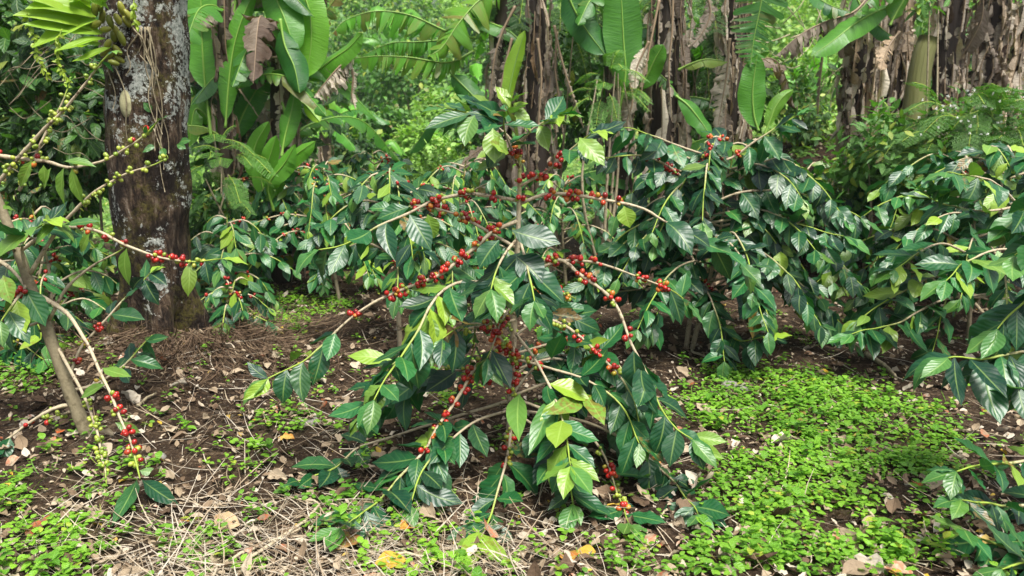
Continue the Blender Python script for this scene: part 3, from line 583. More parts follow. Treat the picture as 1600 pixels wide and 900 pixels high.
# right hand bushes
b2, c2 = coffee_bush(1530, 500, 3.75, .95, .72, 40, 'broad coffee bush behind the near one at the right edge with long pale twigs', 4, L=.115, cherries=.03, far=False, young=.12, base=.5, lo=.25, droop=.45, stems=2)
for pts, y0, y1 in [([(1520, 400), (1470, 380), (1430, 400), (1400, 420)], 3.5, 3.2), ([(1540, 460), (1470, 470), (1400, 505), (1330, 520)], 3.5, 3.1), ([(1540, 440), (1480, 430), (1420, 450), (1340, 500)], 3.6, 3.2), ([(1600, 320), (1540, 330), (1480, 320), (1440, 300)], 3.4, 3.1), ([(1600, 330), (1560, 290), (1510, 272), (1480, 270)], 3.3, 3.0), ([(1610, 400), (1560, 390), (1510, 410), (1480, 440)], 3.2, 2.9)]:
    coffee_branch(b2, c2, px_path(pts, y0, y1), .0045, lf=(.4, 1), L=.14, young=.2, base=.5, droop=.4)
NB = np.array([1.78, 2.12, 0]); NB[2] = float(G(NB[0], NB[1]))
near = thing('coffee_bush', NB, 'glossy coffee bush reaching in from beyond the right edge, lowest branches over seedlings', 'coffee bush')
ws = smooth([NB, NB + [0, .02, .5], NB + [.03, 0, 1.0]], 20); a = Acc(); tube(a, ws, np.linspace(.014, .004, 20), 8, tint=(.5, 0, .3, 1)); a.build('stem', M['twig'], near, NB)
for pts, y0, y1, op in [([(1770, 520), (1680, 530), (1600, 550), (1530, 557), (1480, 560)], 2.1, 1.95, dict(L=.15, droop=1.0)), ([(1770, 480), (1660, 440), (1590, 480), (1560, 510)], 2.1, 2.0, dict(L=.15, droop=.8)), ([(1770, 700), (1680, 700), (1600, 720), (1545, 728), (1490, 735)], 2.05, 1.8, dict(L=.095, droop=.4, young=.3)),
    ([(1770, 760), (1680, 770), (1600, 790), (1545, 788), (1500, 780)], 2.05, 1.75, dict(L=.095, droop=.3)), ([(1770, 840), (1680, 840), (1600, 862), (1550, 850), (1510, 830)], 2.0, 1.7, dict(L=.11, droop=.4)), ([(1750, 870), (1680, 880), (1610, 880), (1570, 890)], 2.0, 1.65, dict(L=.11, droop=.2)), ([(1770, 420), (1700, 380), (1640, 370), (1585, 400)], 2.1, 2.0, dict(L=.14)), ([(1770, 330), (1700, 290), (1650, 300), (1600, 330)], 2.1, 2.1, dict(L=.14)), ([(1770, 620), (1700, 590), (1640, 600), (1590, 600)], 2.1, 1.95, dict(L=.13, droop=.8))]:
    coffee_branch(near, NB, px_path(pts, y0, y1), .0045, lf=(.35, 1), **op)
# bushes behind
coffee_bush(622, 470, 3.6, .85, .45, 18, 'thin coffee bush with bare twigs just behind the left half of the middle bush', 6, L=.11, cherries=.5, young=.1, lo=.5, droop=.5)
coffee_bush(520, 452, 4.7, .8, .6, 30, 'leafy coffee bush left of centre beyond the grassy patch', 7, L=.095, cherries=.4, lo=.35, base=0.6, young=.13)
coffee_bush(400, 440, 4.9, .75, .6, 34, 'low coffee bush behind the right side of the lichen trunk', 8, L=.095, cherries=.25, lo=.25, base=0.6, young=.13)
coffee_bush(345, 430, 4.2, .55, .35, 20, 'slim coffee sapling beside the right edge of the lichen trunk', 9, L=.11, cherries=.2, young=.15, base=.5)
coffee_bush(368, 535, 3.6, .22, .2, 10, 'knee high coffee plant at the foot of the lichen trunk with dark red cherries', 10, L=.085, cherries=.7, lo=.2)
coffee_bush(80, 520, 3.4, .6, .36, 18, 'small coffee bush between the leaning young tree and the lichen trunk', 12, L=.10, cherries=.6, lo=.15, young=.2, base=.5)
coffee_bush(0, 560, 3.1, .32, .34, 11, 'low dark coffee bush at the left edge behind the leaning tree', 13, L=.12, cherries=.3, lo=.1)
coffee_bush(720, 420, 4.8, .85, .6, 34, 'shaded coffee bush half hidden behind the top of the middle bush', 14, L=.095, cherries=.4, base=0.4, young=.13)
coffee_bush(880, 400, 5.0, .7, .55, 26, 'coffee bush below the hanging dead leaves behind the middle bush', 15, L=.095, cherries=.3, base=0.6, young=.13)
coffee_bush(1240, 400, 5.2, .6, .5, 24, 'small coffee bush at the foot of the brown bank on the right', 16, L=.12, cherries=.1)
coffee_bush(600, 400, 5.8, .85, .6, 30, 'coffee bush standing where the valley opens on the left', 17, L=.095, cherries=.3, base=0.6, young=.13)
coffee_bush(470, 400, 5.9, .8, .55, 26, 'pale green coffee bush in front of the left banana clump', 18, L=.095, cherries=.1, base=0.6, young=.13)
coffee_bush(1420, 430, 4.9, .75, .6, 30, 'bushy coffee plant in front of the right banana skirt', 19, L=.12, cherries=.05, base=.55, young=.15)

# ------------------------------------------------------------------ banana plants
PB = ([0, .06, .2, .45, .75, .9, 1], [.05, .5, .88, 1, .8, .5, .04])
def banana_leaf(plant, org, pts, width, N=(0, -1, .3), tear=.08, a0=.15, a1=.4, tint=(.5, .1, 0, 1), pet=.12, dead=False, jit=.06, rows=40, name=None, ribr=.0075):
    w = smooth(pts, rows); T = unit(np.gradient(w, axis=0)); N = np.asarray(N, float)
    S = unit(np.cross(T, N)); Nn = np.cross(S, T); s = np.linspace(0, 1, rows)
    ln = np.linalg.norm(np.diff(w, axis=0), axis=1).sum()
    i0 = int(pet * rows); sb = np.clip((s - pet) / (1 - pet), 0, 1); wd = width / 2 * np.interp(sb, *PB)
    a = Acc(); nu = 5; ph = rng.uniform(0, 6.28)
    for sg in (-1, 1):
        cuts = [i0] + [i for i in range(i0 + 2, rows - 2) if rng.random() < tear] + [rows - 1]
        for c0, c1 in zip(cuts[:-1], cuts[1:]):
            n = c1 - c0 + 1; torn = tear > .15
            b0 = a0 + rng.normal(0, jit) * (2.5 if torn else 1); b1 = a1 + rng.normal(0, jit) * (3 if torn else 1); sc_ = 1 - abs(rng.normal(0, .04 if not torn else .12))
            u = np.linspace(0, 1, nu); ang = b0 + b1 * u; dx = np.concatenate([[0], np.cumsum(np.cos(ang[1:]))]) / (nu - 1); dz = np.concatenate([[0], np.cumsum(np.sin(ang[1:]))]) / (nu - 1)
            loc = np.linspace(-1, 1, n)
            shrink = 1 - ((.05 if rows > 70 else .16) if torn else .03) * np.abs(loc)[:, None] ** 2 * u[None]
            idx = np.arange(c0, c1 + 1); wv = wd[idx][:, None] * sc_ * (shrink ** 2)
            V = w[idx][:, None] + S[idx][:, None] * (sg * wv * dx[None])[..., None] - Nn[idx][:, None] * (wv * dz[None])[..., None]
            V = V + T[idx][:, None] * (u[None] * wv * (.28 + (.0 if not torn else rng.normal(0, .1))))[..., None]
            V = V - T[idx][:, None] * ((.035 if torn else .004) * ln * 40 / rows * u[None] * loc[:, None] * .25)[..., None]
            wav = .05 * width * np.sin(s[idx] * 14 + ph + sg)[:, None] * u[None] ** 2
            V = V + Nn[idx][:, None] * wav[..., None]
            if dead: V = V + rng.normal(0, .08, V.shape) * wv[..., None] * (u[None] ** .5)[..., None]
            i = np.arange(n - 1)[:, None]; j = np.arange(nu - 1)[None]; q = [i * nu + j, i * nu + j + 1, (i + 1) * nu + j + 1, (i + 1) * nu + j]
            if sg > 0: q = q[::-1]
            Q = np.stack(q, -1).reshape(-1, 4)
            U = np.stack([np.broadcast_to(.5 + sg * .5 * u[None], (n, nu)), np.broadcast_to(s[idx][:, None], (n, nu))], -1)
            tn = np.array(tint, float); tn[0] = np.clip(tn[0] + rng.normal(0, .05 if dead else .1 if torn else .03), 0, 1)
            if torn: tn[2] = np.clip(tn[2] + rng.normal(0, .2), 0, 1)
            a.add(V.reshape(-1, 3), Q, U, tn)
    o = a.build(name or ('dead_leaf' if dead else 'leaf'), M['dead'] if dead else M['banana'], plant, org)
    a = Acc(); rt = np.interp(s, [0, pet, 1], [ribr * 1.5, ribr, ribr * .15]); tube(a, w + Nn * .002, rt, 6, tint=(.6, 0, 1. if dead else tint[2] * .4, 1)); a.build('midrib', M['rib'], o, org)
    return o
def stem_tube(plant, org, pts, r0, r1, brown):
    w = smooth(pts, 30); a = Acc(); tube(a, w, np.linspace(r0, r1, 30), 12, tint=np.stack([np.full(30, .12), np.linspace(0, .5, 30) * (1 - brown), np.full(30, .75 * brown + .1), np.ones(30)], -1), rough=.04)
    a.build('pseudostem', M['pseudostem'], plant, org); return w
def skirt(plant, org, w, n, Lr=(.5, 1.1), rad=.11, zlo=.3, lightness=.45, wd=(.05, .13), zhi=2.25):
    for k in range(int(n * 2.1)):
        z0 = rng.uniform(zlo + .5, zhi); c = w[int(np.argmin(abs(w[:, 2] - z0)))].copy(); c[2] = z0
        az = rng.uniform(math.pi, 2 * math.pi) if rng.random() < .75 else rng.uniform(0, math.pi); d = np.array([math.cos(az), math.sin(az), 0]); L = rng.uniform(*Lr); r = rad * rng.uniform(.9, 1.35)
        pts = [c + d * rad * .6, c + d * (r + .03) + [0, 0, .02], c + d * (r + rng.uniform(.0, .06)) + [0, 0, -.3 * L] + rng.normal(0, .02, 3), c + d * (r + rng.uniform(-.02, .07)) + [0, 0, -.65 * L] + rng.normal(0, .03, 3), c + d * (r + rng.uniform(-.03, .08)) + [0, 0, -L] + rng.normal(0, .04, 3)]
        banana_leaf(plant, org, pts, rng.uniform(*wd) * 1.05, N=d + rng.normal(0, .6, 3), tear=.38, a0=rng.uniform(.3, 1.3), a1=rng.uniform(.2, 1.4), tint=(np.clip(rng.normal(lightness + .04, .38), 0, 1), .25 if rng.random() < .12 else 0, rng.uniform(.0, .6), 1), dead=True, rows=36, pet=.05, jit=.42, ribr=.004)
def crown(plant, org, top, n, az0, z_up=.5, L=1.5):
    """leaves arching out above the picture, giving shade"""
    for k in range(min(n, 1)):
        az = az0 + k * 2.4 + rng.normal(0, .2); d = np.array([math.cos(az), math.sin(az), 0]); l = L * rng.uniform(.8, 1.15); r = rng.uniform(.55, 1.1) * z_up
        pts = [top, top + d * l * .12 + [0, 0, .35 * r + .15], top + d * l * .45 + [0, 0, .75 * r + .25], top + d * l * .8 + [0, 0, .6 * r + .2], top + d * l * 1.05 + [0, 0, .15 * r + .1]]
        banana_leaf(plant, org, pts, rng.uniform(.32, .45), N=(0, 0, 1), tear=.2, a0=.25, a1=.4, tint=(rng.uniform(.2, .6), .05, rng.uniform(0, .3), 1), pet=.15)
def banana(label, base, top, Y, r=.10, brown=.8, nskirt=8, leafs=(), crown_n=3, az=0, light=.45, wd=(.05, .13), Lr=(.5, 1.15), hid=2.35, fill=0):
    c = P(*base, Y); c[2] = float(G(c[0], c[1])); tp = P(*top, Y)
    dirv = (tp - c) / max(tp[2] - c[2], .2); tp = c + dirv * (hid - c[2])
    t = thing('banana_plant', c, label, 'banana plant')
    w = stem_tube(t, c, [c + [0, 0, -.03], c + (tp - c) * .5 + rng.normal(0, .015, 3), tp], r, r * .72, brown)
    skirt(t, c, w, nskirt, rad=r * .72, lightness=light, wd=wd, zlo=c[2] + .1, Lr=Lr, zhi=hid - .1)
    for pts, y0, y1, wpx, N, op in leafs:
        banana_leaf(t, c, [P(x, y, y0 + (y1 - y0) * i / (len(pts) - 1)) for i, (x, y) in enumerate(pts)], wpx * (y0 + y1) / 2 / F, N=N, **op)
    crown(t, c, tp, crown_n, az)
    for q in range(fill):
        z0 = rng.uniform(.35, 1.9); b_ = w[int(np.argmin(abs(w[:, 2] - z0)))]; an = rng.uniform(0, 6.28); d = np.array([math.cos(an), math.sin(an) * .8 + .1, 0]); l = rng.uniform(.5, .95); u_ = rng.uniform(-.1, .8)
        banana_leaf(t, c, [b_, b_ + d * l * .25 + [0, 0, l * .3 * u_ + .05], b_ + d * l * .65 + [0, 0, l * .5 * u_], b_ + d * l + [0, 0, l * (.3 * u_ - .25)]], rng.uniform(.14, .28), N=(0, -.5, 1), tear=rng.choice([.05, .3]), a0=.2, a1=.4, tint=(rng.uniform(.0, .5), .03, rng.choice([0, 0, .5]), 1), dead=bool(rng.random() < .22))
    return t
FR = (0, -1, .25); UPV = (0, -.35, 1); g_ = lambda r, y=0, b=0: (r, y, b, 1)
D_ = dict
banana('banana plant with tall upright leaves just right of the lichen trunk', (350, 330), (353, 60), 5.0, .05, .7, 5, [
  ([(330, 215), (326, 180), (321, 140), (316, 70), (314, 0), (312, -60)], 4.9, 5.0, 62, FR, D_(tint=g_(.62, .05), pet=.28, a0=.0, a1=.12)),
  ([(352, 200), (358, 122), (366, 70), (380, 25), (400, -20)], 4.9, 5.0, 38, (.5, -1, .2), D_(tint=g_(.6, .05), pet=.05, a0=.2)),
  ([(345, 120), (352, 75), (345, 30), (332, -30)], 5.0, 5.0, 24, FR, D_(tint=g_(.5, .2), pet=.8)),
  ([(350, 130), (353, 70), (348, 10), (346, -40)], 5.0, 5.0, 20, FR, D_(tint=g_(.7, .4), pet=.8)),
  ([(358, 125), (356, 65), (365, 25), (372, -30)], 5.0, 5.0, 20, FR, D_(tint=g_(.7, .3), pet=.85)),
  ([(360, 240), (375, 190), (395, 150), (420, 110), (440, 95)], 5.1, 5.2, 46, (.2, -1, .5), D_(tint=g_(.3), tear=.1)),
  ([(345, 220), (330, 190), (308, 170), (300, 190), (296, 230)], 5.1, 5.0, 36, (-.2, -1, .5), D_(tint=g_(.45, .1), tear=.1)),
  ([(350, 150), (330, 130), (312, 120), (305, 150)], 5.2, 5.3, 40, (-.2, -1, .5), D_(tint=g_(.1), tear=.15))], 2, .3, fill=9)
banana('leafy banana plant with broad hanging blades left of the valley gap', (432, 330), (440, 90), 5.2, .08, .7, 7, [
  ([(452, -60), (470, -20), (484, 20), (486, 70), (478, 122)], 5.0, 5.0, 58, FR, D_(tint=g_(.75, .15), a0=0, a1=.15, tear=.02)),
  ([(428, -50), (430, -10), (445, 30), (462, 80)], 5.0, 4.9, 60, FR, D_(tint=g_(.55, .02), a0=.1, a1=.3, tear=.03)),
  ([(438, 30), (445, 70), (460, 105), (468, 145)], 4.9, 4.8, 48, FR, D_(tint=g_(.15), a0=.2, a1=.4, tear=.05)),
  ([(440, 245), (445, 215), (455, 175), (462, 140)], 4.9, 4.95, 34, FR, D_(tint=g_(.55, .05), a0=.1)),
  ([(430, 210), (470, 140), (510, 100), (545, 75), (566, 52)], 5.2, 5.0, 44, (-.3, -1, .6), D_(tint=g_(.6, .1), pet=.45)),
  ([(428, 330), (420, 290), (445, 255), (462, 226)], 4.7, 4.6, 40, (-.4, -1, .4), D_(tint=g_(.65, .08), a0=.1)),
  ([(434, 330), (432, 280), (460, 245), (494, 220)], 4.75, 4.6, 38, (-.3, -1, .5), D_(tint=g_(.6, .1), a0=.15)),
  ([(425, 330), (408, 280), (420, 250), (432, 212)], 4.8, 4.7, 34, (.4, -1, .3), D_(tint=g_(.7, .1))),
  ([(415, 300), (395, 260), (400, 225), (420, 190)], 4.85, 4.8, 30, (.4, -1, .3), D_(tint=g_(.55, .1))),
  ([(440, 150), (415, 95), (390, 80), (370, 95), (355, 130)], 5.2, 5.0, 46, (0, -.6, 1), D_(tint=g_(.25), tear=.25, a0=.4)),
  ([(440, 160), (455, 195), (470, 160), (500, 190)], 5.1, 5.0, 22, FR, D_(tint=g_(.75, .5), pet=.7)),
  ([(436, 90), (410, 92), (400, 110), (402, 140)], 5.0, 4.9, 40, (0, -.6, 1), D_(tint=g_(.4, 0, .7), tear=.3, dead=True)),
  ([(445, 110), (470, 100), (500, 95), (510, 130)], 5.3, 5.3, 40, (0, -.6, 1), D_(tint=g_(.3, 0, .7), tear=.3, dead=True)),
  ([(436, 200), (480, 60), (515, 10), (540, -20)], 5.3, 5.3, 50, (0, -1, .5), D_(tint=g_(.3, 0, .5), tear=.3, pet=.3))], 2, 1.2, fill=13)
banana('banana plant with torn leaves arching left over the valley gap', (765, 330), (790, -20), 5.6, .09, .85, 10, [
  ([(800, -30), (750, 0), (718, 35), (690, 75), (668, 88)], 5.5, 5.2, 90, (.2, -.7, .6), D_(tint=g_(.7, .1, .3), tear=.35, a0=.5, a1=.5, pet=.02, rows=56)),
  ([(730, 50), (690, 62), (650, 66), (610, 68), (565, 88)], 5.7, 5.6, 58, UPV, D_(tint=g_(.6, 0, .1), tear=.6, a0=1.0, a1=.4, pet=.02, rows=60)),
  ([(740, 60), (700, 50), (640, 24), (585, 18), (540, 32), (520, 52)], 5.5, 5.2, 74, UPV, D_(tint=g_(.8, 0, .25), tear=.6, a0=1.15, a1=.35, pet=.02, rows=64)),
  ([(740, 80), (700, 98), (640, 90), (590, 88), (548, 92)], 5.5, 5.1, 66, UPV, D_(tint=g_(.8, .05, .3), tear=.6, a0=1.2, a1=.3, pet=.02, rows=64)),
  ([(552, 90), (530, 105), (508, 130), (490, 152)], 5.1, 5.0, 66, UPV, D_(tint=g_(.8, 0, .1), tear=.65, a0=1.1, a1=.4, pet=.0, dead=True, rows=50)),
  ([(546, 92), (552, 120), (550, 150), (556, 172)], 5.1, 5.1, 22, FR, D_(tint=g_(.85), tear=.5, a0=.6, a1=.8, dead=True)),
  ([(792, 175), (796, 140), (806, 95), (820, 48)], 5.0, 5.0, 30, (.4, -1, 0), D_(tint=g_(.9, .5), a0=.2, pet=.1)),
  ([(700, 110), (715, 125), (735, 145), (755, 165)], 5.5, 5.4, 40, FR, D_(tint=g_(.2), a0=.1)),
  ([(800, 60), (790, 100), (782, 140), (780, 175)], 5.2, 5.1, 40, FR, D_(tint=g_(.6, 0, .5), tear=.5, a0=.5, a1=1.0, dead=True)),
  ([(805, 10), (785, 50), (772, 95), (765, 160)], 5.2, 5.1, 34, FR, D_(tint=g_(.5, 0, .5), tear=.5, a0=.5, a1=1.0, dead=True)),
  ([(770, 60), (755, 20), (735, -5), (700, -30)], 5.7, 5.7, 40, UPV, D_(tint=g_(.1), tear=.2, a0=.5))], 2, 2.0, fill=4)
banana('brown banana stem with a curtain of pleated dead leaves behind the middle bush', (845, 345), (838, 20), 5.4, .085, .95, 14, [
  ([(866, 40), (878, 95), (895, 150), (912, 200)], 5.2, 5.1, 34, FR, D_(tint=g_(.7, 0, .2), tear=.8, a0=.6, a1=1.3, dead=True, rows=50)),
  ([(840, 60), (846, 120), (842, 180), (838, 250)], 5.2, 5.1, 30, FR, D_(tint=g_(.45, .2, .3), tear=.5, a0=.6, a1=1.3, dead=True)),
  ([(870, 50), (868, 110), (876, 170), (880, 215)], 5.25, 5.2, 40, FR, D_(tint=g_(.5, 0, .3), tear=.5, a0=.6, a1=1.3, dead=True)),
  ([(880, -30), (895, 10), (915, 45), (945, 85)], 5.1, 5.1, 50, FR, D_(tint=g_(.18), a0=.05, a1=.2, tear=.02)),
  ([(830, 20), (828, 60), (835, 110), (830, 170)], 5.4, 5.3, 40, FR, D_(tint=g_(.3, .4, .6), tear=.5, a0=.7, a1=1.1, dead=True))], 3, 3.1, fill=3)
banana('banana plant with green leaf stalks and a bleached folded leaf', (970, 350), (962, 60), 5.3, .085, .75, 10, [
  ([(966, 180), (977, 120), (974, 60), (971, 0), (968, -50)], 5.1, 5.1, 62, FR, D_(tint=g_(.42, .02), pet=.18, a0=.05, a1=.15, tear=.02)),
  ([(965, 115), (950, 90), (945, 40), (930, -30)], 5.15, 5.15, 20, FR, D_(tint=g_(.7, .4), pet=.9)),
  ([(960, 120), (940, 70), (930, 20), (925, -30)], 5.2, 5.2, 20, FR, D_(tint=g_(.7, .3), pet=.9)),
  ([(968, 120), (952, 70), (965, 30), (990, -20)], 5.2, 5.2, 20, FR, D_(tint=g_(.5, .2), pet=.8)),
  ([(990, 150), (1010, 120), (1022, 95), (1036, 70)], 5.1, 5.0, 40, FR, D_(tint=g_(.5, .05), a0=.1)),
  ([(1014, 65), (1004, 85), (994, 110), (992, 140)], 4.95, 4.95, 26, FR, D_(tint=g_(1.0), tear=.15, a0=.2, a1=.6, dead=True)),
  ([(985, 130), (988, 160), (980, 190), (985, 225)], 5.1, 5.0, 44, FR, D_(tint=g_(.65), tear=.4, a0=.5, a1=.9, dead=True))], 2, 4.0, light=.5, fill=4)
banana('banana stem wrapped in grey brown dead leaves right of the green stalks', (1038, 350), (1046, 10), 5.3, .10, .9, 16, [
  ([(1052, -20), (1050, 50), (1045, 110), (1050, 190)], 5.05, 5.0, 40, FR, D_(tint=g_(.6, 0, .3), tear=.5, a0=.6, a1=1.0, dead=True)),
  ([(1030, 0), (1020, 50), (1008, 110), (1000, 160)], 5.1, 5.0, 30, FR, D_(tint=g_(.4, .2, .3), tear=.5, a0=.6, a1=1.0, dead=True)),
  ([(1056, 150), (1075, 165), (1095, 190), (1112, 216)], 5.0, 4.9, 34, (.3, -1, .3), D_(tint=g_(.45, 0), a0=.1, pet=.05)),
  ([(1060, 110), (1080, 100), (1105, 93), (1137, 97)], 5.1, 5.0, 26, UPV, D_(tint=g_(.5, .3, .4), a0=.9, a1=.2, tear=.1))], 3, 5.2, light=.5, fill=3)
banana('banana plant with a large ribbed green leaf hanging beside its ragged stem', (1128, 330), (1142, 20), 5.4, .09, .9, 13, [
  ([(1215, -140), (1200, -60), (1190, 0), (1178, 60), (1172, 105)], 4.9, 4.8, 92, FR, D_(tint=g_(.35), tear=.7, a0=.0, a1=.25, pet=.05, jit=.05, rows=90)),
  ([(1185, 205), (1178, 180), (1176, 140), (1183, 85)], 4.8, 4.8, 46, FR, D_(tint=g_(.6, .02), a0=.05, a1=.2, pet=.05, tear=.02)),
  ([(1140, 60), (1136, 110), (1128, 160), (1120, 205)], 5.1, 5.05, 52, FR, D_(tint=g_(.65), tear=.4, a0=.4, a1=1.0, dead=True)),
  ([(1195, 210), (1210, 170), (1225, 150), (1240, 140)], 4.9, 4.9, 24, FR, D_(tint=g_(.6, .2))),
  ([(1100, -20), (1110, 20), (1095, 55), (1075, 75)], 5.3, 5.2, 30, FR, D_(tint=g_(.4), tear=.4, dead=True))], 3, .4, light=.5, fill=3)
banana('banana plant trailing a brown frayed leaf and one green arching leaf', (1345, 275), (1352, 30), 5.6, .10, .95, 22, [
  ([(1400, 8), (1370, 18), (1335, 38), (1300, 65), (1268, 88)], 5.3, 5.0, 44, (0, -.8, .8), D_(tint=g_(.42, .05), a0=.15, a1=.3, tear=.08, pet=.05)),
  ([(1360, -10), (1335, 18), (1290, 34), (1250, 55), (1212, 88)], 5.4, 5.1, 70, UPV, D_(tint=g_(.35, 0, .4), tear=.5, a0=1.0, a1=.5, dead=True, pet=.02)),
  ([(1390, 40), (1400, 20), (1412, 0), (1425, -25)], 5.2, 5.2, 40, (.3, -1, .3), D_(tint=g_(.5, .05, .2), a0=.3)),
  ([(1288, 60), (1284, 100), (1280, 140), (1278, 180)], 5.3, 5.3, 24, FR, D_(tint=g_(.4), tear=.5, dead=True, a0=.8, a1=1)),
  ([(1330, -30), (1345, 10), (1372, 40), (1400, 62)], 5.4, 5.3, 44, UPV, D_(tint=g_(.15), a0=.4, tear=.2)),
  ([(1250, -60), (1262, -20), (1290, 5), (1330, 20)], 5.3, 5.2, 50, UPV, D_(tint=g_(.2), a0=.6, tear=.4, pet=.02)),
  ([(1420, -70), (1400, -30), (1370, -10), (1335, 25)], 5.2, 5.1, 56, UPV, D_(tint=g_(.35, .05), a0=.5, tear=.3, pet=.02)),
  ([(1405, 50), (1390, 70), (1382, 90), (1376, 110)], 5.1, 5.0, 30, FR, D_(tint=g_(.6, .4), tear=.3, dead=True))], 2, 1.5, light=.55, wd=(.06, .14))
banana('dark banana stem with short rags behind the frayed one', (1392, 260), (1402, 60), 5.9, .09, .9, 14, [], 2, 2.2, light=.5)
sp_ = P(1428, 180, 5.5); sp_[2] = float(G(sp_[0], sp_[1])); stp = thing('banana_stump', sp_, 'thick cut banana stump with smooth olive brown sides', 'stump')
a = Acc(); tube(a, smooth([sp_, P(1436, 120, 5.5), P(1452, 58, 5.5)], 16), np.linspace(.10, .065, 16), 12, tint=(.55, .45, .25, 1)); a.build('pseudostem', M['pseudostem'], stp, sp_)
banana('leaning banana stem with pale torn sheaths at the base, first of the right pair', (1478, 200), (1500, 0), 5.7, .10, .95, 18, [], 2, .2, light=.6, wd=(.06, .15))
banana('leaning banana stem hung with grey leaves behind the white flowers', (1525, 190), (1560, 10), 5.9, .10, .95, 18, [], 2, 3.2, light=.55, wd=(.06, .15))
banana('slanting banana stem at the right edge of the grove', (1580, 180), (1612, 20), 6.0, .09, .95, 14, [], 2, 4.2, light=.5)
banana('small banana plant with drooping fronds far down the valley', (505, 300), (508, 215), 8.5, .09, .8, 5, [
  ([(508, 215), (530, 180), (570, 172), (612, 195)], 8.4, 8.2, 34, UPV, D_(tint=g_(.3), a0=.5, tear=.2)), ([(508, 215), (490, 190), (465, 195), (445, 215)], 8.4, 8.2, 30, UPV, D_(tint=g_(.5), a0=.5, tear=.2)), ([(508, 215), (512, 180), (515, 150)], 8.4, 8.4, 26, FR, D_(tint=g_(.7, .2))),
  ([(508, 215), (525, 205), (540, 215), (555, 235)], 8.4, 8.2, 26, UPV, D_(tint=g_(.6), a0=.5)), ([(508, 212), (480, 165), (470, 170), (455, 185)], 8.5, 8.6, 30, UPV, D_(tint=g_(.55), a0=.5))], 0, 0, hid=1.0)
banana('young banana sucker below the far banana plant', (382, 330), (380, 250), 7.0, .04, .3, 1, [
  ([(380, 300), (375, 260), (372, 225)], 7, 7, 18, FR, D_(tint=g_(.6))), ([(380, 300), (400, 270), (440, 245)], 7, 6.9, 20, UPV, D_(tint=g_(.6), a0=.3)), ([(380, 300), (360, 275), (335, 270)], 7, 6.9, 20, UPV, D_(tint=g_(.5), a0=.3))], 0, 0, hid=.8)

# ------------------------------------------------------------------ shrubs, ferny bushes, far trees
def shrub(name, label, cat, px, py, Y, rx, ry, rz, n, L, mat='shrub', base=.4, spread=.25, young=.05, tpl='broad', wr=.22, stems=5, hollow=.35, droop=.3, zc=None, group=None, trunk=None):
    c0 = P(px, py, Y); c = np.array([c0[0], Y, float(G(c0[0], Y))]); zc = c0[2] if zc is None else zc
    ctr = np.array([c0[0], Y, zc]); t = thing(name, c, label, cat, group)
    a = Acc(); ncl = max(6, n // 40); cl = unit(rng.normal(0, 1, (ncl, 3))) * (rng.uniform(hollow, 1, (ncl, 1)) ** .6) * [rx, ry, rz]
    for k in range(min(stems, ncl)):
        q = ctr + cl[k] * .8; b = c + [rng.normal(0, .05), rng.normal(0, .05), -.02]
        tube(a, smooth([b, (b * .6 + q * .4) + rng.normal(0, .05, 3), q], 10), np.linspace(trunk or .012, .004, 10), 5, tint=(.5, .0, .5, 1))
    a.build('trunk' if trunk else 'stem', M['twig'], t, c)
    a = Acc(); ci = rng.integers(0, ncl, n); sz = min(rx, rz) * .38
    off = rng.normal(0, 1, (n, 3)) * sz * .6; pos = ctr + cl[ci] + off; pos[:, 2] = np.maximum(pos[:, 2], G(pos[:, 0], pos[:, 1]) + .01)
    out = unit(cl[ci] / [rx, ry, rz] + off / sz * .5); d = unit(out * .7 + rng.normal(0, .6, (n, 3)) + [0, 0, -droop]); up = out * .6 + [0, -.1, .9] + rng.normal(0, .3, (n, 3))
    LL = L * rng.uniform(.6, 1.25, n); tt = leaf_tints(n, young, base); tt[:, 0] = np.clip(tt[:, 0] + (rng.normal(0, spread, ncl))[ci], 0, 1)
    leaves(a, pos, d, up, LL, LL * wr * rng.uniform(.85, 1.2, n), rng.normal(.4, .3, n), rng.uniform(0, .4, n), .06, tt, tpl)
    a.build('crown' if trunk else 'foliage', M[mat], t, c); return t
